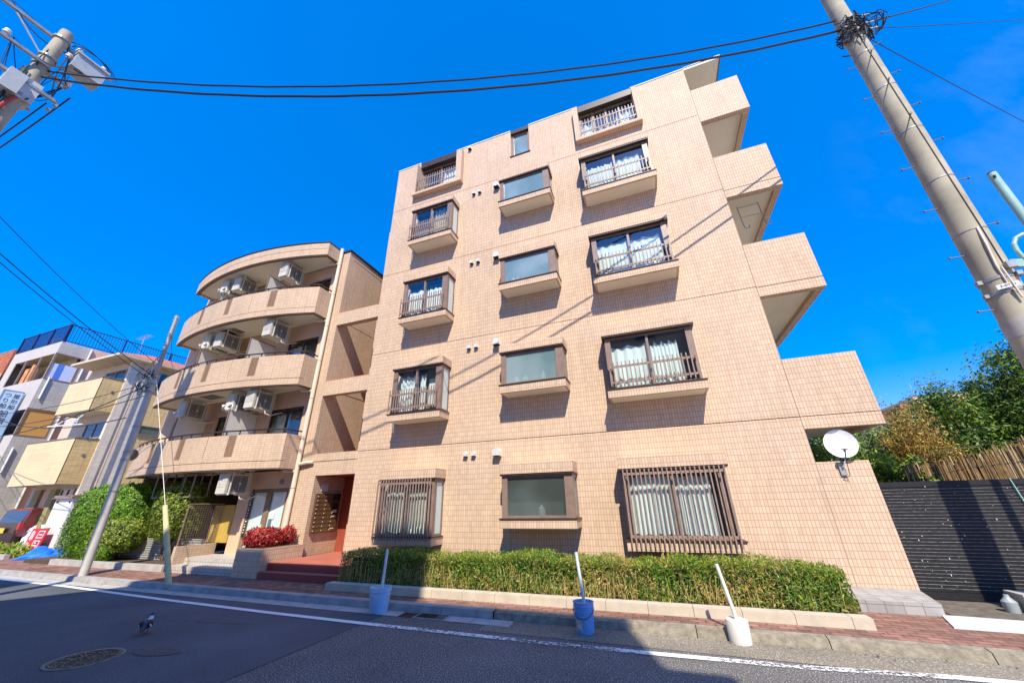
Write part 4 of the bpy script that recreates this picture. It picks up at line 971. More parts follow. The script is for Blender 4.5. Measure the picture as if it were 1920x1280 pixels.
# junk at the right edge
bx = thing('planter_box', (4.35, 7.75, .1), 'pale weathered planter box with a green spade at the right edge by the black fence', 'planter box')
MB().box(4.22, 4.62, 7.62, 7.9, .11, .30).box(4.2, 4.64, 7.6, 7.92, .3, .33).build('box', mat("weathered_box", (.42, .40, .33), .8, .2, 10), bx)
MB().box(4.3, 4.36, 7.60, 7.615, .14, .27).build('side_slat', MT['brownd'], bx)
bc = thing('plastic_jug', (4.12, 7.72, .1), 'translucent pale bottle on the soil left of the planter box', 'bottle')
MB().lathe((4.1, 7.72, .11), [(0, 0), (.07, 0), (.075, .12), (.03, .17), (.025, .2), (0, .2)], 14).build('bottle', mat("pale_plastic", (.3, .34, .34), .3), bc, smooth=True)
gs = thing('green_tarp', (4.55, 7.85, .33), 'small bright green plastic sheet on the planter box at the right edge', 'plastic sheet')
MB().face([(4.42, 7.7, .37), (4.75, 7.68, .42), (4.8, 7.9, .5), (4.45, 7.9, .44)]).face([(4.42, 7.7, .34), (4.75, 7.68, .34), (4.75, 7.68, .42), (4.42, 7.7, .37)]).build('sheet', mat("green_plastic", (.03, .35, .06), .5), gs)
# distant building behind the trees
fb = thing('distant_building', (22, 42, 0), 'distant orange and beige rooftop showing over the dark bushes on the right', 'building')
MB().box(20.4, 30, 40, 52, 0, 8.1).build('wall', MT['stucco'], fb)
MB().box(20.0, 30, 39.6, 52, 8.1, 8.45).build('roof', mat("rust_roof", (.36, .15, .07), .8), fb)
MB().box(21.8, 27, 41, 48, 8.45, 9.25).build('penthouse', MT['stucco'], fb)
MB().tube([(22.6, 42, 9.2), (22.5, 42, 10.6)], .03, 5).build('antenna', MT['steel'], fb)

# ================================================================== POLES AND WIRES
MT['boltd'] = mat('bolt_steel', (.16, .16, .16), .5)
PX, PY = 4.88, 6.62
def PZ(z): return 4.87 + .036 * z      # the pole leans slightly
bp = thing('utility_pole', (PX, PY, .1), 'thick concrete utility pole with step bolts, leaning across the right of the photo', 'utility pole')
rad = lambda z: .205 - z * .0052
MB().tube([(PZ(z), PY, z) for z in (0, 4, 8, 12, 15.5)], [rad(z) for z in (0, 4, 8, 12, 15.5)], 28).build('shaft', MT['polec'], bp, smooth=True)
bolt = None
for i in range(14):
    z = 3.9 + i * .455 * 1.0
    side = -1 if i % 2 == 0 else 1
    m = MB(); xa = PZ(z) + side * rad(z) * .98; xb = PZ(z) + side * (rad(z) + .17)
    ang = 0
    m.tube([(xa, PY, z), (xb, PY, z)], .009, 6).tube([(xb, PY, z), (xb + side * .012, PY, z)], .02, 8)
    m.build('step_bolt', MT['boltd'], bp)
for z in (7.5, 8.45, 9.3, 10.0):
    m = MB(); m.tube([(PZ(z) - .05, PY - rad(z), z), (PZ(z) - .10, PY - rad(z) - .17, z)], .011, 6).tube([(PZ(z) - .10, PY - rad(z) - .17, z), (PZ(z) - .105, PY - rad(z) - .185, z)], .02, 8); m.build('step_bolt', MT['boltd'], bp)
def ring(z, r_, t, h, mt, name, par=bp):
    n = 24; m = MB(); m.tube([(PZ(z), PY, z), (PZ(z), PY, z + h)], r_ + t, n); return m.build(name, mt, par, smooth=True)
for z in (5.15, 6.2, 7.35, 8.5, 9.55): ring(z, rad(z), .006, .018, MT['steel'], 'wire_band')
for z in (4.30, 4.08): ring(z, rad(z), .01, .045, MT['steel'], 'clamp_band')
ring(3.45, rad(3.45), .003, .25, MT['concrete'], 'grey_band')
def on_pole(a, z, off=.008): return (PZ(z) + (rad(z) + off) * math.sin(a), PY - (rad(z) + off) * math.cos(a), z)
MB().tube([on_pole(.1, 4.4)] + [on_pole(.12 - .03 * k, 5.2 + k * .6) for k in range(10)], .006, 6).build('earth_wire', MT['cable'], bp)
MB().tube([on_pole(-.25, 4.1), on_pole(-.32, 4.5, .02), on_pole(-.22, 4.85, .03), on_pole(-.12, 5.15)], .016, 6).tube([on_pole(-.25, 4.1, .03), on_pole(-.1, 3.95, .04), on_pole(-.2, 4.45, .04)], .012, 6).build('conduit', MT['pipe'], bp)
m = MB()
for a in (-1.5, .5): MB().obox(on_pole(a, 4.32, .03), (.03, 0, 0), (0, .03, 0), (0, 0, .03)).build('clamp_bolt', MT['steel'], bp); MB().obox(on_pole(a, 4.1, .03), (.025, 0, 0), (0, .025, 0), (0, 0, .025)).build('clamp_bolt', MT['steel'], bp)
m.obox(on_pole(.2, 4.45, .05), (.05, 0, 0), (0, .03, 0), (0, 0, .05)); m.build('clamp_bolt', MT['steel'], bp)
a_ = -.35; pc = Vector(on_pole(a_, 4.16, .03)); tdir = Vector((math.cos(a_), math.sin(a_), 0))
np_ = MB().obox(pc, tdir * .10, Vector((0, 0, .034)), Vector((math.sin(a_), -math.cos(a_), 0)) * .004).build('number_plate', MT['white'], bp)
def text(name, body, size, mt, mw, parent, extr=.001):
    cu = bpy.data.curves.new(name, 'FONT'); cu.body = body; cu.size = size; cu.align_x = 'CENTER'; cu.align_y = 'CENTER'; cu.extrude = extr
    o = bpy.data.objects.new(name, cu); COL.objects.link(o); cu.materials.append(mt)
    bpy.context.view_layer.update(); dg_ = bpy.context.evaluated_depsgraph_get()
    me = bpy.data.meshes.new_from_object(o.evaluated_get(dg_)); bpy.data.objects.remove(o); bpy.data.curves.remove(cu)
    if not me.materials: me.materials.append(mt)
    me.transform(mw); q = bpy.data.objects.new(name, me); COL.objects.link(q); q.parent = parent
    if parent.name in ROOT: attach(q, parent)
    return q
nd = Vector((math.sin(a_), -math.cos(a_), 0))
mw_ = Matrix((tdir, Vector((0, 0, 1)), nd)).transposed().to_4x4(); mw_.translation = pc + nd * .006
text('plate_number', '3-0775', .052, MT['black'], mw_, np_)
# cable tangle on the pole top
m = MB(); rng = np.random.RandomState(9)
for i in range(26):
    z = 10.3 + rng.uniform(-.3, .35); a0 = rng.uniform(-2, 2); pts = []
    for k in range(7): pts.append(on_pole(a0 + k * rng.uniform(.15, .5), z + rng.normal(0, .07), .03 + .1 * rng.rand()))
    m.tube(pts, .012, 5)
for i in range(8):
    c = Vector((PZ(10.4) + .32, PY - .05, 10.35)); pts = [c + Vector((.22 * math.cos(k * .8 + i), .1 * rng.normal(), .2 * math.sin(k * .8 + i))) for k in range(9)]
    m.tube(pts, .007, 5)
m.build('cable_bundle', MT['cable'], bp)
m = MB()
for z in (10.15, 10.35, 10.6): m.tube([(PZ(z), PY, z), (PZ(z), PY, z + .03)], rad(z) + .015, 20).bar((PZ(z) - .16, PY - .18, z), (PZ(z) + .34, PY - .1, z), .022)
m.build('crossarm', MT['steel'], bp)
# pale green lamp column beside the pole
gp = thing('pipe_post', (5.63, 6.5, .1), 'pale green steel pipe post with a curved arm, clamped to the thick concrete pole', 'pipe post')
gm = mat("pale_green_paint", (.30, .47, .41), .45, .1, 6)
MB().tube([(5.56, 6.45, .1), (5.56, 6.45, 6.04)], .05, 16).build('post', gm, gp, smooth=True)
MB().tube([(5.56, 6.45, 6.04), (5.56, 6.45, 6.06)], .043, 16).tube([(5.535, 6.41, 5.93), (5.535, 6.405, 5.97)], .016, 6).build('rusty_cap', mat("rust", (.05, .03, .025), .8), gp)
MB().tube([(5.40, 6.45, 4.15), (5.34, 6.45, 4.36), (5.285, 6.45, 4.54), (5.27, 6.45, 4.66), (5.285, 6.45, 4.78), (5.34, 6.45, 4.87), (5.43, 6.45, 4.91), (5.56, 6.45, 4.92)], .026, 10).bar((5.14, 6.48, 4.5), (5.56, 6.44, 4.4), .05, .12).build('curved_arm', gm, gp, smooth=False)

# left pole with the equipment
QX, QY = -11.8, 1.05
lp = thing('utility_pole', (QX, QY, .1), 'concrete utility pole top crowded with crossarms and grey boxes at the upper left', 'utility pole')
MB().tube([(QX, QY, z) for z in (0, 6, 12.2)], [.17, .14, .115], 20).tube([(QX, QY, 12.2), (QX, QY, 12.23)], .11, 16).build('shaft', MT['polec'], lp, smooth=True)
arms = [(11.96, .0, 2.0, -.12), (10.93, .4, 1.1, .14), (10.95, .95, 1.55, -.14), (10.2, .6, 1.5, .14)]
for z, ya, yb, dx in arms:
    MB().box(QX + dx - .035, QX + dx + .035, ya, yb, z - .035, z + .035).build('crossarm', MT['steel'], lp)
MB().bar((QX - .12, .35, 11.93), (QX, QY - .1, 11.2), .03).bar((QX - .1, 1.75, 11.93), (QX, QY + .1, 11.1), .03).build('brace', MT['steel'], lp)
ins = None
for (dx, y, z) in ((-.12, .15, 12.02), (-.12, 1.15, 12.02), (-.12, 1.35, 12.02), (-.12, 1.8, 12.02), (.14, .45, 10.98), (-.14, 1.5, 11.0), (.05, 1.25, 11.55), (.05, 1.4, 11.6)):
    prof = [(0, 0), (.03, 0), (.03, .03), (.06, .04), (.06, .07), (.03, .08), (.03, .1), (.055, .11), (.05, .14), (0, .15)]
    MB().lathe((QX + dx, y, z), prof, 14).build('insulator', MT['white'], lp, smooth=True)
tx = MB().box(QX - .2, QX + .2, 1.32, 1.86, 11.35, 11.78).box(QX - .23, QX + .23, 1.3, 1.88, 11.78, 11.83).build('switch_box', mat("box_grey", (.45, .47, .46), .5, .1, 5), lp)
m = MB()
for y in (1.4, 1.6, 1.8): m.tube([(QX - .22, y, 11.7), (QX - .34, y, 11.74), (QX - .4, y, 11.9)], .03, 8)
m.build('bushing', MT['steel'], tx)
MB().box(QX - .24, QX + .16, .98, 1.24, 9.75, 10.35).box(QX + .0, QX + .3, .75, 1.0, 9.7, 10.25).build('cable_box', mat("box_pale", (.55, .57, .55), .5, .1, 5), lp)
MB().tube([(QX + .1, 1.05, 9.8), (QX + .2, 1.0, 9.6), (QX + .15, .95, 9.3), (QX, .95, 9.1)], .03, 8, mi=0).build('red_cable', mat("cable_red", (.5, .05, .03), .5), lp)
m = MB(); rng = np.random.RandomState(13)
anc = [Vector((QX + dx, QY + dy, z)) for dx, dy, z in ((-.12, -.8, 12.1), (-.12, .1, 12.12), (-.12, .3, 12.1), (-.12, .75, 12.1), (.14, -.5, 11.05), (.14, -.1, 11.0), (-.14, .45, 11.0), (.05, .2, 11.7), (-.3, .4, 11.75), (-.3, .6, 11.75), (.2, .5, 11.3), (0, .15, 10.4), (.1, -.1, 10.3), (-.2, .1, 10.2), (.14, .35, 10.25), (.15, -.3, 10.2), (0, -.15, 9.7), (.2, .1, 9.8))]
for i in range(44):
    a, b = anc[rng.randint(len(anc))], anc[rng.randint(len(anc))]
    if (a - b).length < .15 or (a - b).length > 1.5: continue
    dp = rng.uniform(.05, .3) * (1 if rng.rand() < .75 else -1); sw_ = Vector((rng.normal(0, .08), rng.normal(0, .05), 0))
    m.tube([a.lerp(b, k / 8) + (sw_ - Vector((0, 0, dp))) * 4 * (k / 8) * (1 - k / 8) for k in range(9)], rng.choice([.006, .008, .012]), 6)
for i in range(3):
    m.tube([(QX + .02 * i, 1.15 + .07 * i + .4 * (1 - math.cos(k * .35)) , 12.0 - .03 * i + .32 * math.sin(k * .35) - .02 * k) for k in range(9)], .010, 6)
for i in range(10):   # thick vertical bundle down the shaft
    x0 = QX + rng.uniform(-.16, .2); m.tube([(x0 + .03 * math.sin(k * .7 + i), QY - .16 + .02 * math.sin(k * 1.3 + i), 10.6 - k * .35) for k in range(9)], .014, 5)
m.build('cable_bundle', MT['cable'], lp)
for z in (10.2, 10.9, 11.2, 11.9): MB().tube([(QX, QY, z), (QX, QY, z + .05)], .15, 16).build('clamp', MT['steel'], lp)
for i in range(14): MB().obox((QX + rng.uniform(-.22, .22), QY + rng.uniform(-.25, .5), rng.uniform(9.8, 11.8)), (rng.uniform(.02, .04), 0, 0), (0, rng.uniform(.03, .06), 0), (0, 0, rng.uniform(.02, .04))).build('fitting', MT['steel'], lp)

# thin street pole
tpz = thing('steel_pole', (-13.5, 6.08, 0), 'thin pale pole with a narrower perforated top, standing at the kerb before the curved balconies', 'utility pole')
sx = lambda z: -13.48 - .05 * z
MB().tube([(sx(0), 6.08, -.02), (sx(5.1), 6.08, 5.1)], [.096, .082], 20).build('shaft', MT['palepole'], tpz, smooth=True)
MB().tube([(sx(4.9), 6.08, 4.9), (sx(7.3), 6.08, 7.3)], .058, 14).build('upper_tube', MT['steel'], tpz, smooth=True)
for z in (2.0, 2.8, 3.0, 3.7): m = MB(); m.tube([(sx(z), 6.08, z), (sx(z), 6.08, z + .03)], .1, 16).build('clamp_band', MT['steel'], tpz)
for z in (4.7, 4.95, 5.2): m = MB(); m.tube([(sx(z), 6.08, z), (sx(z), 6.08, z + .06)], .1, 16).build('clamp_band', MT['steel'], tpz)
MB().obox((sx(5.0) - .1, 5.95, 5.0), (.06, 0, 0), (0, .05, 0), (0, 0, .10)).build('junction_box', MT['steel'], tpz)
MB().obox((sx(5.4) + .05, 5.98, 5.4), (.04, 0, 0), (0, .05, 0), (0, 0, .13)).build('junction_box', MT['steel'], tpz)
m = MB()
for k in range(18): z = 5.4 + k * .105; m.tube([(sx(z), 6.0, z), (sx(z), 6.012, z)], .014, 8)
m.build('bolt_hole', MT['brownd'], tpz)
m = MB().tube([(sx(7.25) - .16, 6.08, 7.2), (sx(7.25) + .16, 6.08, 7.2)], .02, 6); m.build('top_bar', MT['steel'], tpz)
m = MB(); rng = np.random.RandomState(17)
for i in range(12):
    p = Vector((sx(5) + rng.normal(0, .1), 5.95 + rng.normal(0, .05), 5 + rng.normal(0, .2))); pts = [p]
    for k in range(5): p = p + Vector((rng.normal(-.06, .08), rng.normal(0, .05), rng.normal(0, .1))); pts.append(p)
    m.tube(pts, .012, 5)
m.build('cable_bundle', MT['cable'], tpz)
rdsk = thing('round_disc', (-13.75, 6.25, 2.95), 'brown round disc fixed on the left of the thin street pole', 'disc')
MB().tube([(sx(2.95) - .30, 6.3, 2.98), (sx(2.95) - .33, 6.34, 2.98)], .16, 20).bar((sx(2.95) - .3, 6.3, 2.98), (sx(2.95), 6.1, 2.98), .03).build('disc', MT['brown'], rdsk)
# guy wire with the yellow guard
gw = thing('guy_wire', (-10.04, 6.03, 0), 'pale guy wire with a faded yellow guard tube standing at the kerb', 'guy wire')
g0 = Vector((-10.04, 6.03, -.02)); g1 = Vector((-11.1, 6.03, 1.62)); 
gtop = Vector((sx(5.1) + .1, 6.08, 5.15))
MB().tube([g0, g0 + (g1 - g0) * .5, g1], [.055, .055, .05], 12).build('guard', mat("faded_yellow", (.60, .54, .26), .6, .12, 8), gw, smooth=True)
MB().tube([g1, gtop], .008, 6).build('wire', MT['offwhite'], gw)

def wire(name, label, pts, r_, group='overhead wires'):
    o = MB().tube(pts, r_, 6).build(name, MT['cable']); return tag(o, label, 'wire', group)
def sag(a, b, s, n=24):
    a = Vector(a); b = Vector(b); return [a.lerp(b, i / n) - Vector((0, 0, s * 4 * (i / n) * (1 - i / n))) for i in range(n + 1)]
pl_y = lambda x: 3.15 + .3228 * (x + 5.56)
xs = np.linspace(-11.75, 5.2, 46)
tw = lambda i: .006 * math.sin(i * 1.7)
wire('overhead_wire', 'upper of the two black cables crossing the sky in front of the tall building', [(x, pl_y(x), 9.61 + .0177 * (x + 3.3) ** 2 + tw(i)) for i, x in enumerate(xs)], .019)
wire('overhead_wire', 'lower thicker cable crossing the sky just above the tall building roof', [(x, pl_y(x) - .02, 9.235 + .0187 * (x + 3.1) ** 2 + tw(i)) for i, x in enumerate(xs)], .024)
wire('overhead_wire', 'thick cable leaving the big pole to the top right edge', sag((PZ(10.5) + .15, PY, 10.55), (16, 15.1, 21.6), .06), .017)
wire('overhead_wire', 'thin cable running nearly level from the big pole to the right edge', sag((PZ(10.4) + .15, PY, 10.4), (19.7, 16.3, 19.7), .1), .008)
wire('overhead_wire', 'thin cable descending from the big pole to the right edge', sag((PZ(10.2) + .15, PY, 10.2), (16.9, 16.3, 12.2), .2), .008)
sp = (sx(5.1), 6.05, 5.2)
wire('overhead_wire', 'upper of the paired cables sloping from the left edge down to the thin pole', sag((-11.8, 1.1, 6.95), sp, .1), .010)
wire('overhead_wire', 'lower of the paired cables sloping from the left edge down to the thin pole', sag((-11.8, 1.1, 6.8), (sx(5), 6.0, 5.1), .1), .008)
wire('overhead_wire', 'single cable passing above the roof railing towards the thin pole', sag((-11.8, 1.1, 7.6), (sx(5.4), 6.0, 5.6), .12), .007)
wire('overhead_wire', 'thin wire from the top of the thin pole to the far left', sag((sx(7.2) - .1, 6.08, 7.2), (-30, 14, 10.5), .3), .012)
wire('overhead_wire', 'lowest cable at the upper left, running down from the grey boxes to the left edge', sag((QX + .05, 1.62, 10.6), (-17.0, 1.6, 10.2), .1), .016)
wire('overhead_wire', 'cable leaving the upper left pole steeply to the left edge', sag((QX + .05, 1.4, 10.1), (-17.0, 1.2, 8.6), .1), .014)
wire('overhead_wire', 'thick sagging cable from the thin pole across the yellow house', sag((sx(4.9), 6.0, 4.95), (-34, 7.2, 5.6), 1.0), .014)
wire('overhead_wire', 'thin straight cable from the thin pole across the yellow house to the signboard', sag((sx(4.6), 6.0, 4.6), (-34, 7.4, 5.8), .5), .012)
wire('overhead_wire', 'sagging cable in front of the grey house loggia and its blind', sag((-37, 7.4, 9.4), (-14.2, 6.0, 4.0), 1.5), .014)
wire('overhead_wire', 'pale thin cable rising over the yellow house balcony', sag((sx(5), 6.0, 5.0), (-40, 8.0, 7.4), .7), .01)

# ================================================================== STREET THINGS
def bucket(label, c, r0, r1, h, colr, post_r, post_h, lean, handle=None, pm=None, square=False, peeled=False):
    t = thing('weighted_bucket', (c[0], c[1], 0), label, 'bucket')
    m = MB(); n = 28
    prof = [(0, 0), (r0 * .97, 0), (r0, .015), (r0 + (r1 - r0) * .55, h * .55), (r0 + (r1 - r0) * .7, h * .7), (r0 + (r1 - r0) * .7 + .006, h * .705), (r0 + (r1 - r0) * .72, h * .72), (r1 * .985, h * .86), (r1 + .006, h * .865), (r1 + .002, h * .885), (r1, h * .97), (r1 + .008, h * .975), (r1 + .008, h), (r1 - .008, h), (r1 - .014, h - .035), (0, h - .035)]
    if square: prof = [(0, 0), (r0, 0), (r0 * 1.01, .02), (r1, h - .01), (r1 - .005, h), (0, h)]
    m.lathe((c[0], c[1], 0.004), prof, n); o = m.build('bucket', colr, t, smooth=True)
    mm = MB().lathe((c[0], c[1], h - .03), [(0, .004), (r1 * .9, .004)], 20); mm.build('concrete_fill', MT['concrete'], t)
    b = Vector((c[0] + lean[2], c[1], h - .03)); tp_ = b + Vector((lean[0], lean[1], post_h - h))
    MB().tube([b, tp_], post_r, 12).build('post', pm or mat("post_paint", (.62, .68, .70), .5, .1, 10), t, smooth=True)
    if handle:
        lb_ = MB()
        for k in range(7):
            a0, a1 = -2.35 + k * .1, -2.25 + k * .1; f_ = lambda a, z: (c[0] + (r0 + .006 + (r1 - r0) * z / h) * math.cos(a), c[1] + (r0 + .006 + (r1 - r0) * z / h) * math.sin(a), z)
            lb_.face([f_(a0, .03 + .02 * (k % 3)), f_(a1, .03 + .02 * ((k + 1) % 3)), f_(a1, .17 - .015 * (k % 2)), f_(a0, .17 - .02 * (k % 3))])
        lb_.build('worn_label', mat('label_worn', (.55, .53, .42), .7, .3, 30), t)
        pts = [(c[0] - (r1 + .008) * math.cos(a), c[1] - (r1 + .02) * math.sin(a), h * .84 - .11 * math.sin(a)) for a in np.linspace(0, math.pi, 14)]
        MB().tube(pts, .004, 5).build('handle', MT['cable'], t)
    return t
def paintmix(name, a, b, sc, th):
    m, n, l, p = newmat(name); p.inputs['Roughness'].default_value = .5
    g = n.new("ShaderNodeNewGeometry"); z = n.new("ShaderNodeTexNoise"); z.inputs['Scale'].default_value = sc; z.inputs['Detail'].default_value = 8; z.inputs['Roughness'].default_value = .7
    l(g.outputs['Position'], z.inputs['Vector']); r_ = n.new("ShaderNodeValToRGB"); e = r_.color_ramp.elements
    e[0].position = th; e[0].color = (*a, 1); e[1].position = th + .04; e[1].color = (*b, 1); l(z.outputs['Fac'], r_.inputs['Fac']); l(r_.outputs['Color'], p.inputs['Base Color']); return m
bucket('light blue plastic bucket weighted with a pale post, at the kerb below the barred window', (-4.46, 5.80), .14, .165, .335, paintmix("blue_bucket_faded", (.32, .54, .76), (.46, .62, .76), 6, .5), .022, .90, (.03, .0, .02))
bucket('darker blue bucket with a wire handle and a worn label, holding a white post', (-1.17, 5.74), .115, .13, .335, paintmix("blue_bucket", (.14, .34, .64), (.40, .46, .50), 7, .6), .021, .93, (-.06, 0, 0.015), handle=True)
bucket('white concrete weight with flaking paint and a leaning pale post', (.62, 5.90), .118, .122, .225, paintmix("white_flaking", (.66, .63, .56), (.38, .33, .26), 9, .62), .022, .82, (-.10, 0, .01), square=True, pm=mat("post_white", (.66, .66, .58), .5))
rng = np.random.RandomState(77); lt_ = MB()
n = 420; X = rng.uniform(-16, 6, n); Y = np.where(rng.rand(n) < .6, 5.88 - np.abs(rng.normal(0, .05, n)), rng.uniform(6.1, 6.42, n)); Z = np.where(Y < 5.95, .016, .112)
leaves(lt_, np.c_[X, Y, Z], np.tile((0, 0, 1), (n, 1)), .035, .014, 2, rng=rng, spread=.25)
o = lt_.build('leaf_litter', [LG[3], BARK]); o['kind'] = 'stuff'
ck = MB(); rng = np.random.RandomState(78)
for p0, d0, ln in (((1.83, 5.88), (.25, -1), 1.5), ((-2.2, 3.2), (1, .25), 2.2), ((-8.2, 4.6), (1, .1), 2.6), ((.4, 3.9), (.8, -.5), 1.6), ((-10.5, 3.6), (.9, .3), 2.0)):
    p = Vector((*p0, .0045)); d = Vector((*d0, 0)).normalized(); k = 0
    while k < ln:
        q = p + (d + Vector((rng.normal(0, .35), rng.normal(0, .35), 0))).normalized() * .09; s_ = (q - p).cross(Vector((0, 0, 1))).normalized() * rng.uniform(.002, .005)
        ck.face([p - s_, q - s_, q + s_, p + s_]); p = q; k += .09
struct(ck.build('road_crack', MT['dark_joint']))
# manhole cover
mh = thing('manhole_cover', (-6.45, 3.2, 0), 'round cast iron manhole cover with a relief pattern in the shaded road', 'manhole cover')
c = (-6.45, 3.22); m = MB()
m.lathe((c[0], c[1], .0), [(.30, .006), (.335, .007), (.335, 0)], 40); m.build('frame', MT['kerbold'], mh)
m = MB(); m.lathe((c[0], c[1], 0), [(0, .003), (.30, .003)], 40)
m.build('plate', mat("iron_dark", (.03, .028, .025), .6), mh)
m = MB(); rng = np.random.RandomState(4)
for k in range(130):
    a = rng.uniform(0, 6.28); r_ = .26 * math.sqrt(rng.rand()); b = rng.uniform(0, 3.14); ln = rng.uniform(.02, .05)
    m.obox((c[0] + r_ * math.cos(a), c[1] + r_ * math.sin(a), .006), (ln * math.cos(b) * .5, ln * math.sin(b) * .5, 0), (-.009 * math.sin(b), .009 * math.cos(b), 0), (0, 0, .004))
m.lathe((c[0], c[1], 0), [(.275, .004), (.275, .009), (.288, .009), (.288, .004)], 40)
m.build('relief_pattern', mat("iron_worn", (.20, .165, .10), .5, .25, 20), mh)
struct(MB().face([(-5.9 + .32 * math.cos(a) , 3.62 + .14 * math.sin(a) + .05 * math.cos(a), .004) for a in np.linspace(0, 6.28, 20)[:-1]]).build('road_patch', asphalt('asphalt_patch', (.10, .095, .09), (.2, .19, .17), .55, 60)))

# pigeon: one skinned body
def pigeon(loc):
    t = thing('pigeon', loc, 'pigeon with dark wings walking on the shaded road near the manhole cover', 'pigeon')
    X, Y, Z = loc
    V = [(0, 0, .115), (.035, -.005, .125), (.06, -.008, .15), (.07, -.01, .185), (.078, -.01, .21), (.098, -.013, .207), (.112, -.015, .203), (-.05, .004, .1), (-.1, .008, .075), (-.145, .01, .055), (.005, .02, .07), (.005, .022, .045), (.012, .022, .006), (.03, .022, .003), (.012, -.02, .07), (.012, -.022, .045), (.0, -.022, .006), (.02, -.022, .003)]
    Rr = [.058, .05, .03, .023, .025, .012, .004, .05, .03, .014, .015, .006, .005, .004, .015, .006, .005, .004]
    Ed = [(0, 1), (1, 2), (2, 3), (3, 4), (4, 5), (5, 6), (0, 7), (7, 8), (8, 9), (0, 10), (10, 11), (11, 12), (12, 13), (0, 14), (14, 15), (15, 16), (16, 17)]
    HA = 2.35; ca, sa = math.cos(HA), math.sin(HA)
    me = bpy.data.meshes.new('body'); me.from_pydata([(X + ca * x - sa * y, Y + sa * x + ca * y, z) for x, y, z in V], Ed, []); 
    o = bpy.data.objects.new('body', me); COL.objects.link(o)
    sk = o.modifiers.new('s', 'SKIN'); 
    for v, r_ in zip(me.skin_vertices[0].data, Rr): v.radius = (r_, r_)
    me.skin_vertices[0].data[0].use_root = True
    o.modifiers.new('d', 'SUBSURF').levels = 2
    bpy.context.view_layer.update(); me2 = bpy.data.meshes.new_from_object(o.evaluated_get(bpy.context.evaluated_depsgraph_get()))
    bpy.data.objects.remove(o)
    for mt in (mat("pigeon_slate", (.06, .07, .09), .6, .2, 30), mat("pigeon_leg", (.28, .1, .08), .6), mat("pigeon_white", (.7, .72, .75), .6)): me2.materials.append(mt)
    for p in me2.polygons:
        p.use_smooth = True; z = p.center.z
        p.material_index = 1 if z < .06 else (2 if .158 < z < .19 else 0)
    o = bpy.data.objects.new('body', me2); COL.objects.link(o); attach(o, t)
    rot = Matrix.Rotation(HA, 3, 'Z')
    for s in (-1, 1):
        cen = Vector((X, Y, 0)) + rot @ Vector((-.03, s * .05, .118))
        MB().ell(cen, .085, .014, .038, 14, 8, rot=rot @ Matrix.Rotation(.35, 3, 'Y')).build('wing', mat("wing_dark", (.025, .03, .045), .5, .3, 40), o, smooth=True)
        cen = Vector((X, Y, 0)) + rot @ Vector((-.06, s * .058, .098))
        MB().ell(cen, .05, .01, .012, 10, 6, rot=rot @ Matrix.Rotation(.5, 3, 'Y')).build('wing_bar', mat("wing_white", (.75, .77, .8), .6), o, smooth=True)
        MB().ell(Vector((X, Y, 0)) + rot @ Vector((.088, s * .018 - .012, .213)), .005, .004, .005, 8, 6).build('eye', MT['black'], o, smooth=True)
pigeon((-6.9, 4.0, .004))

# ================================================================== FAR LEFT: yellow house, grey house, car, cabinet
Ysid = tile("yellow_siding", (.80, .56, .25), (.42, .28, .11), .36, .05, ms=.006, var=.10, offset=.5, rough=.85, bump=.8, stain=.12)
Yfr = tile("cream_siding", (.68, .53, .31), (.48, .37, .2), 2.4, .12, ms=.004, var=.04, rough=.85, bump=.4)
Wsid = tile("white_siding", (.82, .70, .55), (.55, .46, .35), .36, .055, ms=.006, var=.08, offset=.5, rough=.85, bump=.8)
Gsid = tile("grey_siding", (.58, .55, .48), (.36, .34, .3), .3, .05, ms=.006, var=.1, offset=.5, rough=.85, bump=.8)
Pch = tile("peach_panel", (.82, .50, .33), (.45, .26, .16), .45, 3., ms=.008, var=.03, rough=.8)
palew = mat("pale_wall", (.56, .46, .34), .85, .06, 2)
yh = thing('yellow_house', (-27, 10, 0), 'pale yellow three storey house with two tiled balconies and a red roof', 'house')
YX = -24.65
m = MB(); m.face([(-29.0, 9.9, 0), (YX, 9.9, 0), (YX, 9.9, 8.75), (-29.0, 9.9, 8.75)]); m.face([(-29, 16, 0), (-29, 9.9, 0), (-29, 9.9, 8.75), (-29, 16, 8.75)]); m.face([(YX, 16, 0), (-29, 16, 0), (-29, 16, 8.75), (YX, 16, 8.75)])
m.build('wall', palew, yh)
MB().face([(YX, 9.9, 0), (YX, 11.02, 0), (YX, 11.02, 8.75), (YX, 9.9, 8.75)]).build('side_wall', Wsid, yh)['label'] = 'white rough sided wall strip'
MB().face([(YX + .002, 11.02, 0), (YX + .002, 16, 0), (YX + .002, 16, 8.75), (YX + .002, 11.02, 8.75)]).build('side_wall', Ysid, yh)['label'] = 'yellow rough sided wall'
MB().box(YX - .1, YX + .08, 9.78, 10.12, 0, 8.75).build('corner_pilaster', Wsid, yh)
def ybalc(z0, z1):
    b_ = MB().box(-28.95 if z0 < 4 else -27.7, YX + .02, 9.0, 9.12, z0, z1).build('balcony', Yfr, yh)
    MB().box(YX - .08, YX + .035, 9.0, 9.78, z0 - .001, z1 - .002).build('balcony_side', Ysid, b_)
    x0 = -28.95 if z0 < 4 else -27.7
    MB().box(x0, YX, 9.12, 9.9, z0 + .05, z0 + .2).build('soffit', MT['soffit'], b_)
    MB().box(x0 - .03, YX + .06, 8.97, 9.15, z1 + .001, z1 + .04).box(YX - .11, YX + .06, 9.15, 9.8, z1 + .001, z1 + .04).build('coping', MT['brown'], b_)
    MB().box(x0, x0 + .1, 9.12, 9.9, z0, z1).build('balcony_side', Yfr, b_)
ybalc(2.65, 4.62); ybalc(5.93, 7.55)
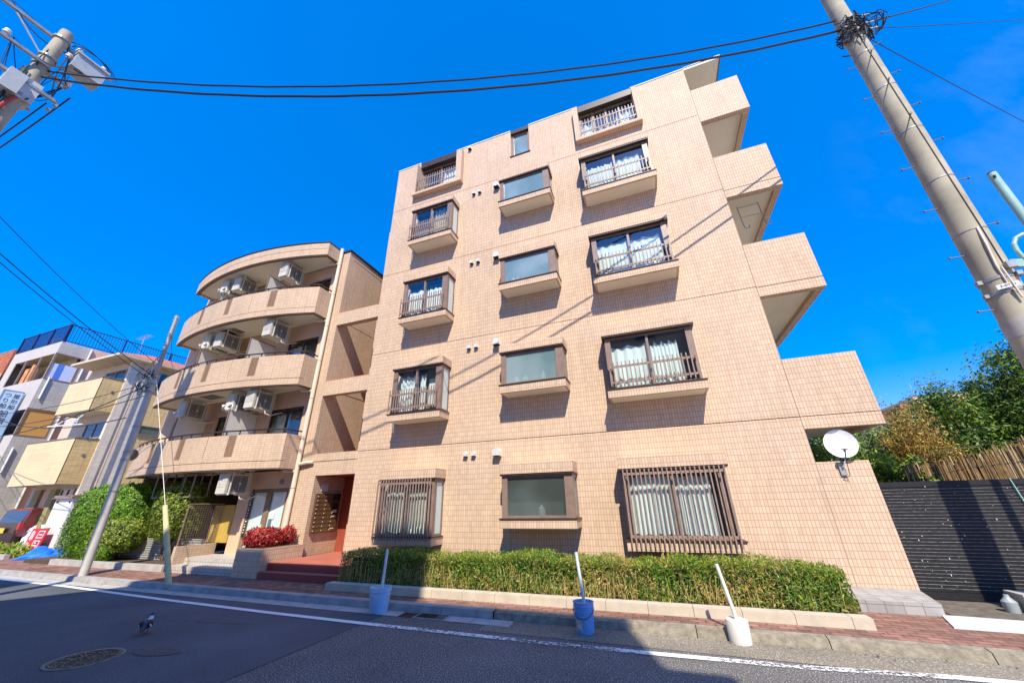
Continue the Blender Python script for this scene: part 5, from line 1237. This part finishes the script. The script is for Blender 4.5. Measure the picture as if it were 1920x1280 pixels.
def win(par, x0, x1, y, z0, z1, axis='x', n=2, mt=None, gm_=None):
    f = MB()
    def bxx(a, b, c, d, e, g): f.box(*((a, b, c, d) if axis == 'x' else (c, d, a, b)), e, g)
    s = -1 if axis == 'x' else 1
    q = lambda d0, d1: (min(y + s * d0, y + s * d1), max(y + s * d0, y + s * d1))
    bxx(x0, x1, *q(.0, .06), z1 - .05, z1); bxx(x0, x1, *q(.0, .07), z0, z0 + .05)
    for k in range(n + 1): xx = x0 + (x1 - x0 - .05) * k / n; bxx(xx, xx + .05, *q(.001, .058), z0 + .05, z1 - .05)
    o = f.build('window', mt or MT['steel'], par)
    g_ = MB(); yy = y + s * .02
    g_.face([(x0, yy, z0), (x1, yy, z0), (x1, yy, z1), (x0, yy, z1)] if axis == 'x' else [(yy, x0, z0), (yy, x1, z0), (yy, x1, z1), (yy, x0, z1)])
    g_.build('glass', gm_ or bpy.data.materials['dark_glass'], o); return o
p_ = newmat("dark_glass")[3]; p_.inputs['Base Color'].default_value = (.03, .04, .05, 1); p_.inputs['Roughness'].default_value = .05; p_.inputs['Specular IOR Level'].default_value = 1.0
win(yh, -26.9, -25.0, 9.9, 7.75, 8.3); win(yh, -26.6, -24.9, 9.9, 4.75, 5.55); win(yh, -26.2, -25.1, 9.9, 1.7, 2.5)
win(yh, 11.05, 12.0, YX, 5.05, 5.55, axis='y', n=1, mt=MT['brown'], gm_=mat("green_glass", (.10, .13, .09), .2, spec=.8)); win(yh, 11.05, 11.75, YX, 7.35, 8.4, axis='y', n=1, mt=MT['steel'])
MB().box(-27.65, -26.95, 9.84, 9.9, .3, 2.45).build('front_door', mat("door_orange", (.6, .36, .2), .6, .08, 4), yh)
MB().box(-26.9, -26.4, 9.75, 9.9, .1, 2.5).box(-28.3, -27.75, 9.75, 9.9, .1, 2.5).build('door_side', mat("olive_shadow_board", (.3, .26, .12), .8), yh)
for y, z in ((9.45, 3.9), (9.5, 6.9)): MB().tube([(YX + .035, y, z), (YX + .06, y, z)], .06, 12).build('vent_hood', MT['brown'], yh)
MB().tube([(YX + .12, 10.25, .1), (YX + .12, 10.25, 8.6)], .04, 8).build('downpipe', mat('pipe_tan', (.45, .36, .27), .6), yh)
B(YX + .003, YX + .12, 10.45, 10.75, 1.3, 1.8).build('meter_box', MT['offwhite'], yh)
# roof
m = MB(); e0 = (-28.6, 9.0, 8.78); e1 = (YX + .45, 9.0, 8.78); e2 = (YX + .45, 16.3, 8.78); e3 = (-28.6, 16.3, 8.78); r0 = (-26.4, 11.2, 9.7); r1 = (-26.4, 14.2, 9.7)
m.face([e0, e1, r0]).face([e1, e2, r1, r0]).face([e2, e3, r1]).face([e3, e0, r0, r1]); m.build('roof', tile("red_roof_tile", (.50, .17, .10), (.25, .08, .05), .25, .3, ms=.01, var=.1, rough=.8), yh)
MB().box(-28.6, YX + .45, 9.0, 16.3, 8.66, 8.775).build('eaves', mat("eave_cream", (.60, .48, .32), .8), yh)
# dryer poles / vents on the facade
MB().tube([(-26.9, 8.7, 5.25), (-24.4, 8.9, 5.2)], .03, 8).bar((-25.0, 9.0, 5.7), (-25.0, 8.75, 5.25), .04).bar((-26.3, 9.0, 5.7), (-26.3, 8.75, 5.25), .04).build('laundry_pole', MT['white'], yh)
ly = thing('laundry_hanger', (-25.3, 8.85, 5.2), 'white peg hanger hanging under the upper yellow balcony', 'laundry hanger')
m = MB()
for k in range(9): x = -25.75 + k * .13; m.bar((x, 8.8, 5.42), (x, 8.8, 5.3 - .02 * (k % 3)), .03, .015)
m.bar((-25.8, 8.8, 5.43), (-24.65, 8.8, 5.43), .03).build('pegs', MT['white'], ly)

gh = thing('grey_house', (-33.5, 9.5, 0), 'grey tiled house with a roof terrace railing, an open loggia and an orange blind', 'house')
GX = -31.0; GL = -36.4
m = MB(); wall_holes(m, GL, GX, 0, 10.55, 9.0, [(-35.6, -31.12, 8.32, 9.82), (-32.9, -31.12, 5.25, 6.6)], depth=.04)
m.face([(GL, 16, 0), (GL, 9, 0), (GL, 9, 10.55), (GL, 16, 10.55)]).face([(GX, 16, 0), (GL, 16, 0), (GL, 16, 10.55), (GX, 16, 10.55)]).face([(GL, 9, 10.55), (GX, 9, 10.55), (GX, 16, 10.55), (GL, 16, 10.55)])
m.build('wall', mat("grey_wall", (.47, .43, .385), .85, .05, 2), gh)
def side(mb, y0, y1, z0, z1): mb.face([(GX, y0, z0), (GX, y1, z0), (GX, y1, z1), (GX, y0, z1)])
m = MB(); side(m, 9, 10.35, 0, 5.2); side(m, 9, 10.35, 6.67, 8.3); side(m, 9, 10.35, 9.85, 10.55); side(m, 10.15, 10.35, 5.2, 6.67); side(m, 10.15, 10.35, 8.3, 9.85)
m.build('side_wall', Gsid, gh)
m = MB(); side(m, 10.35, 16, 0, 10.55); m.build('side_wall', Pch, gh)['label'] = 'peach panelled side wall'
MB().box(GX - .05, GX - .03, 9.06, 10.09, 5.25, 6.62).build('blind', mat("orange_blind", (.62, .33, .09), .7, .05, 3), gh)
MB().box(GX - .06, GX + .01, 9.0, 9.06, 5.2, 6.67).box(GX - .06, GX + .01, 10.09, 10.15, 5.2, 6.67).box(GX - .06, GX + .01, 9.06, 10.09, 5.2, 5.27).box(GX - .06, GX + .01, 9.06, 10.09, 6.6, 6.67).build('window_frame', MT['brown'], gh)
MB().box(GX - .06, GX + .01, 9.0, 9.07, 8.3, 9.85).box(GX - .06, GX + .01, 10.05, 10.15, 8.3, 9.85).box(GX - .06, GX + .01, 9.07, 10.05, 8.28, 8.36).box(GX - .06, GX + .01, 9.07, 10.05, 9.78, 9.85).build('window_frame', MT['brown'], gh)
for x in (-32.6, -34.3): B(x, x + .1, 8.98, 9.05, 8.32, 9.82).build('loggia_post', MT['brown'], gh)
for z in (3.4, 7.2): MB().tube([(GX + .05, 9.2, z), (GX + .05, 9.2, z + 1.2)], .04, 8).build('downpipe', MT['white'], gh)
MB().tube([(GX + .06, 10.28, .1), (GX + .06, 10.28, 10.5)], .05, 8).build('downpipe', MT['offwhite'], gh)
B(-33.6, -31.3, 8.93, 9.0, 2.6, 4.2).build('shutter', MT['offwhite'], gh)
MB().box(GX - .04, GX - .02, 9.07, 10.05, 8.36, 9.25).build('frosted_panel', mat("frost_lilac", (.62, .66, .78), .2, .05, 2), gh)
MB().box(GX - .02, GX - .012, 9.3, 9.55, 8.36, 9.25).build('blue_panel', mat("blue_panel", (.10, .22, .62), .3), gh)
MB().box(-35.6, GX - .1, 9.9, 9.95, 8.2, 9.9).box(-35.6, GX - .1, 9.02, 9.9, 9.83, 9.88).build('loggia_wall', mat("loggia_tan", (.45, .36, .2), .8, .1, 2), gh)
MB().box(-34.9, -34.4, 9.3, 9.5, 8.32, 9.5).box(-33.9, -33.6, 9.2, 9.4, 8.32, 9.6).build('curtain', mat("loggia_orange", (.6, .25, .1), .8, .3, 6), gh)
MB().box(-32.9, -31.12, 9.85, 9.9, 5.2, 6.65).build('room_interior', MT['interior'], gh)
# railing on the roof
navy = mat("navy_rail", (.012, .026, .12), .5, .1, 8)
rl = MB()
rl.box(GL, GX, 9.02, 9.06, 11.62, 11.67).box(GL, GX, 9.02, 9.06, 10.62, 10.66).box(GX - .06, GX - .02, 9.06, 17, 11.62, 11.67).box(GX - .06, GX - .02, 9.06, 17, 10.62, 10.66)
for k in range(46): x = GL + (GX - GL) * k / 45; rl.box(x, x + .02, 9.03, 9.05, 10.66, 11.62)
for k in range(56): y = 9.06 + 7.9 * k / 55; rl.box(GX - .05, GX - .03, y, y + .025, 10.66, 11.62)
for k in range(4): x = GL + (GX - GL) * k / 3.0; rl.box(x - .04, x + .02, 8.99, 9.07, 10.55, 11.68)
for k in range(4): y = 9.06 + 7.6 * k / 3; rl.box(GX - .08, GX - .01, y, y + .07, 10.55, 11.68)
rl.build('roof_railing', navy, gh)
# projecting signboard with the vertical lettering
sb_ = thing('signboard', (-32.2, 8.6, 6), 'tall pale blue vertical signboard with black Japanese lettering on the grey house', 'sign')
SX = -32.0
bd = MB().box(SX - .12, SX, 8.22, 8.90, 4.5, 7.56).build('board', mat("sign_blue", (.50, .66, .80), .5, .03, 2), sb_)
MB().box(SX - .13, SX + .012, 8.19, 8.22, 4.5, 7.59).box(SX - .13, SX + .012, 8.90, 8.93, 4.5, 7.59).box(SX - .13, SX + .012, 8.22, 8.90, 7.56, 7.59).build('frame', mat("sign_frame", (.18, .24, .4), .5), sb_)
MB().bar((SX - .06, 8.93, 7.2), (SX - .06, 9.0, 7.2), .06).bar((SX - .06, 8.93, 5.0), (SX - .06, 9.0, 5.0), .06).build('bracket', MT['steel'], sb_)
ink = mat("sign_ink", (.015, .02, .035), .6)
def glyph(ch, y, z, size):
    mw2 = Matrix((Vector((0, 1, 0)), Vector((0, 0, 1)), Vector((1, 0, 0)))).transposed().to_4x4(); mw2.translation = (SX + .004, y, z)
    text('lettering', ch, size, ink, mw2, bd, .002)
for i, ch in enumerate('屋形船'): glyph(ch, 8.72, 7.28 - .29 * i, .26)
for i, ch in enumerate('つり船'): glyph(ch, 8.42, 7.30 - .29 * i, .26)
for i, ch in enumerate('船宿'): glyph(ch, 8.57, 6.32 - .37 * i, .36)
# brick coloured house at the very left, antennas
oh = thing('brick_house', (-41, 9.4, 0), 'orange brick house at the far left edge beyond the grey house', 'house')
MB().box(-46, -36.8, 9.0, 16, 0, 11.0).build('wall', tile("orange_brick", (.42, .13, .05), (.3, .12, .06), .22, .07, offset=.5, var=.3), oh)
MB().box(-46, -36.75, 8.6, 9.0, 9.1, 9.35).box(-46, -36.78, 8.97, 9.0, 7.2, 9.1).build('balcony', MT['soffit'], oh)
def antenna(label, x, y, z):
    t = thing('tv_antenna', (x, y, z), label, 'antenna')
    MB().tube([(x, y, z), (x, y, z + 1.6)], .025, 6).build('mast', MT['steel'], t)
    m = MB().bar((x - .7, y, z + 1.5), (x + .7, y, z + 1.62), .03)
    for k in range(9): a = -.65 + k * .16; m.bar((x + a, y - .22, z + 1.56 + a * .085), (x + a, y + .22, z + 1.56 + a * .085), .015)
    m.build('elements', MT['steel'], t)
antenna('white TV antenna on the roof at the far left above the brick house', -37.6, 10.5, 10.8)
antenna('TV antenna on the roof terrace behind the mesh railing', -33.8, 13.5, 11.6)

# utility cabinet, fire sign, tarp
cb = thing('utility_cabinet', (-22.3, 8.9, .1), 'tall white utility cabinet with a brown cap beside the blue tarp', 'cabinet')
MB().box(-22.95, -21.7, 8.6, 9.5, .1, 2.0).build('body', mat("cabinet_white", (.74, .72, .68), .5, .04, 3), cb)
MB().box(-23.05, -21.6, 8.5, 9.6, 2.001, 2.06).box(-23.02, -21.63, 8.53, 9.57, 2.061, 2.13).build('cap', MT['brown'], cb)
MB().box(-22.8, -22.7, 8.57, 8.6, 1.86, 1.92).ell((-21.85, 8.58, 1.88), .04, .02, .04).build('fitting', MT['brownd'], cb)
sh = thing('storage_shed', (-20.9, 9.2, .1), 'grey metal shed door between the white cabinet and the clipped conifer', 'shed')
MB().box(-21.9, -20.0, 8.9, 10.2, .1, 1.95).build('body', mat("shed_grey", (.42, .44, .47), .45, .06, 3), sh)
MB().box(-22.0, -19.95, 8.8, 10.2, 1.951, 2.08).build('roof', MT['brown'], sh)
MB().box(-21.8, -20.05, 8.88, 8.9, 1.0, 1.06).box(-21.5, -21.3, 8.87, 8.9, 1.6, 1.66).box(-21.5, -21.3, 8.87, 8.9, .8, .86).build('door_trim', MT['white'], sh)
rs_ = thing('red_sign_board', (-22.5, 8.3, .1), 'red notice board with white line drawings leaning before the white cabinet', 'sign')
rq = [(-22.95, 8.25, .14), (-21.9, 8.25, .12), (-21.95, 8.38, .98), (-23.1, 8.38, .95)]
m = MB().face(rq).face([(p[0], p[1] + .03, p[2]) for p in rq][::-1])
for a in range(4): b = (a + 1) % 4; m.face([rq[b], rq[a], (rq[a][0], rq[a][1] + .03, rq[a][2]), (rq[b][0], rq[b][1] + .03, rq[b][2])])
m.build('board', mat("sign_red", (.55, .01, .01), .45, .04, 3), rs_)
def onsign(u, v): return Vector(rq[0]).lerp(Vector(rq[1]), u).lerp(Vector(rq[3]).lerp(Vector(rq[2]), u), v) - Vector((0, .006, 0))
m = MB()
for (u0, u1, v0, v1) in ((.1, .14, .55, .9), (.18, .22, .5, .9), (.26, .30, .55, .85), (.1, .14, .3, .45), (.2, .24, .3, .42), (.5, .9, .86, .89), (.5, .53, .6, .86), (.87, .9, .6, .86), (.5, .9, .6, .63), (.58, .8, .72, .76), (.5, .9, .48, .51), (.5, .53, .15, .48), (.87, .9, .15, .48), (.5, .9, .15, .18), (.58, .82, .3, .34), (.58, .7, .4, .44), (.05, .2, .08, .12)):
    m.face([onsign(u0, v0), onsign(u1, v0), onsign(u1, v1), onsign(u0, v1)])
m.build('white_drawing', MT['white'], rs_)
bt = thing('blue_tarp', (-20.2, 8.0, .1), 'crumpled bright blue tarpaulin heap at the foot of the white cabinet', 'tarpaulin')
m = MB(); rng = np.random.RandomState(23); nx, ny = 40, 14
def tz(u, v):
    e = max(0, 1 - (2 * u - 1) ** 4) * max(0, 1 - (2 * v - 1) ** 2)
    return .11 + e * (.30 * (1 - .55 * u) + .07 * math.sin(u * 23 + v * 5) + .06 * math.sin(v * 13 + u * 9) + .04 * math.sin(u * 51 - v * 17))
tpv = lambda i, j: (-20.6 + 1.7 * i / nx + .08 * math.sin(j * .9), 7.2 + 1.1 * j / ny + .1 * math.sin(i * .55) + i * .008, tz(i / nx, j / ny))
for i in range(nx):
    for j in range(ny): m.face([tpv(i, j), tpv(i + 1, j), tpv(i + 1, j + 1), tpv(i, j + 1)])
m.build('sheet', mat("tarp_blue", (.01, .15, .72), .55, .15, 6, spec=.3), bt)
# car
cpan = mat('car_black_panel', (.02, .012, .013), .25, .1, 5, spec=.8)
cr = thing('parked_car', (-28.2, 10.2, .1), 'dark red and black small van at the left edge beside the red notice board', 'car')
carred = mat("car_red", (.16, .008, .014), .25, .05, 2, spec=.8); cz0 = .12
m = MB(); x0, x1, y0, y1 = -29.0, -26.75, 9.25, 12.5
prof = [(y0 + .02, .45), (y0, .75), (y0 + .06, 1.0), (y0 + .16, 1.5), (y0 + .35, 1.58), (y1 - 1.0, 1.56), (y1 - .5, 1.05), (y1, .95), (y1, .4)]
for (a, b), (c_, d) in zip(prof, prof[1:]): m.face([(x0, a, cz0 + b), (x1, a, cz0 + b), (x1 - (.0), c_, cz0 + d), (x0, c_, cz0 + d)])
m.face([(x1, a, cz0 + b) for a, b in prof][::-1]); m.face([(x0, a, cz0 + b) for a, b in prof])
m.build('body', carred, cr)
MB().face([(x0 + .06, y0 + .045, cz0 + 1.0), (x1 - .14, y0 + .045, cz0 + 1.0), (x1 - .16, y0 + .148, cz0 + 1.48), (x0 + .1, y0 + .148, cz0 + 1.48)]).build('rear_window', bpy.data.materials['dark_glass'], cr)
MB().face([(x1 + .004, y0 + .35, cz0 + 1.02), (x1 + .004, y0 + 1.2, cz0 + 1.02), (x1 + .004, y0 + 1.2, cz0 + 1.46), (x1 + .004, y0 + .45, cz0 + 1.46)]).build('side_window', bpy.data.materials['dark_glass'], cr)
MB().box(x0, x1 + .01, y0 - .08, y0 + .02, cz0 + .22, cz0 + .55).build('bumper', mat("bumper_dark", (.04, .015, .018), .4), cr)
MB().box(x1 - .16, x1 + .005, y0 - .02, y0 + .1, cz0 + .72, cz0 + 1.0).build('tail_lamp', mat("lamp_red", (.5, .02, .02), .2), cr)
MB().box(x0 + .05, x1 - .2, y0 - .012, y0 + .03, cz0 + .56, cz0 + 1.0).build('tailgate', cpan, cr)
MB().box(x0 + .75, x0 + 1.3, y0 - .1, y0 - .081, cz0 + .58, cz0 + .78).build('number_plate', mat("plate_yellow", (.85, .55, .05), .5), cr)
for y in (y0 + .55, y1 - .7):
    w_ = MB().tube([(x1 - .16, y, .36), (x1 + .02, y, .36)], .27, 24).build('wheel', MT['black'], cr, smooth=True); MB().tube([(x1 + .02, y, .36), (x1 + .028, y, .36)], .16, 16).build('rim', MT['steel'], w_)
cs = thing('white_sheet', (-26.0, 9.4, .1), 'white cloth bundle between the car and the red notice board', 'cloth')
m = MB(); nx, ny = 26, 14
cw = lambda i, j: (-26.9 + 1.2 * i / nx + .08 * math.sin(j * .7), 9.45 + .25 * j / ny + .07 * math.sin(i * .9 + j * .3) + .03 * math.sin(i * 2.3), .16 + .86 * (j / ny) * (.8 + .2 * math.sin(i * .35)))
for i in range(nx):
    for j in range(ny): m.face([cw(i, j), cw(i + 1, j), cw(i + 1, j + 1), cw(i, j + 1)])
m.build('cloth', mat("cloth_white", (.66, .72, .78), .7, .05, 4), cs, smooth=True)

# ================================================================== ACROSS THE STREET (behind the camera; they shade the road)
om = mat("opposite_wall", (.42, .36, .30), .85, .08, 1.5)
def opp(label, x0, x1, h, y1=-3.45, step=None):
    t = thing('opposite_building', ((x0 + x1) / 2, y1, 0), label, 'building')
    MB().box(x0, x1, -12, y1, -.03, h).build('wall', om, t)
    m = MB(); z = 1.0
    while z < h - 1.4:
        x = x0 + .5
        while x < x1 - 1.2: m.box(x, x + 1.0, y1, y1 + .03, z, z + 1.2); x += 1.9
        z += 2.7
    m.build('window', bpy.data.materials['dark_glass'], t)
def shift(h, y=-3): return h
opp('plain building across the street, opposite the entrance steps', -7.05, -2.0, 13.5)
opp('narrow tall building across the street behind the camera', -2.0, -.42, 14.7)
opp('building across the street behind the camera, right of the narrow one', -.42, 2.87, 11.95)
opp('low annex building across the street behind the camera', 2.87, 3.47, 10.35)
opp('house across the street far to the left behind the camera', -16, -10.95, 11.3)
oh2 = thing('opposite_house', (-8.3, -3.45, 0), 'house with a sloping roof across the street, left behind the camera', 'house')
m = MB(); q = [(-9.5, 0), (-7.05, 0), (-7.05, 12.6), (-9.5, 9.5)]
m.face([(x, -3.45, z) for x, z in q]); m.face([(x, -12, z) for x, z in q][::-1])
for a in range(4): b = (a + 1) % 4; m.face([(q[b][0], -3.45, q[b][1]), (q[a][0], -3.45, q[a][1]), (q[a][0], -12, q[a][1]), (q[b][0], -12, q[b][1])])
m.build('wall', om, oh2)
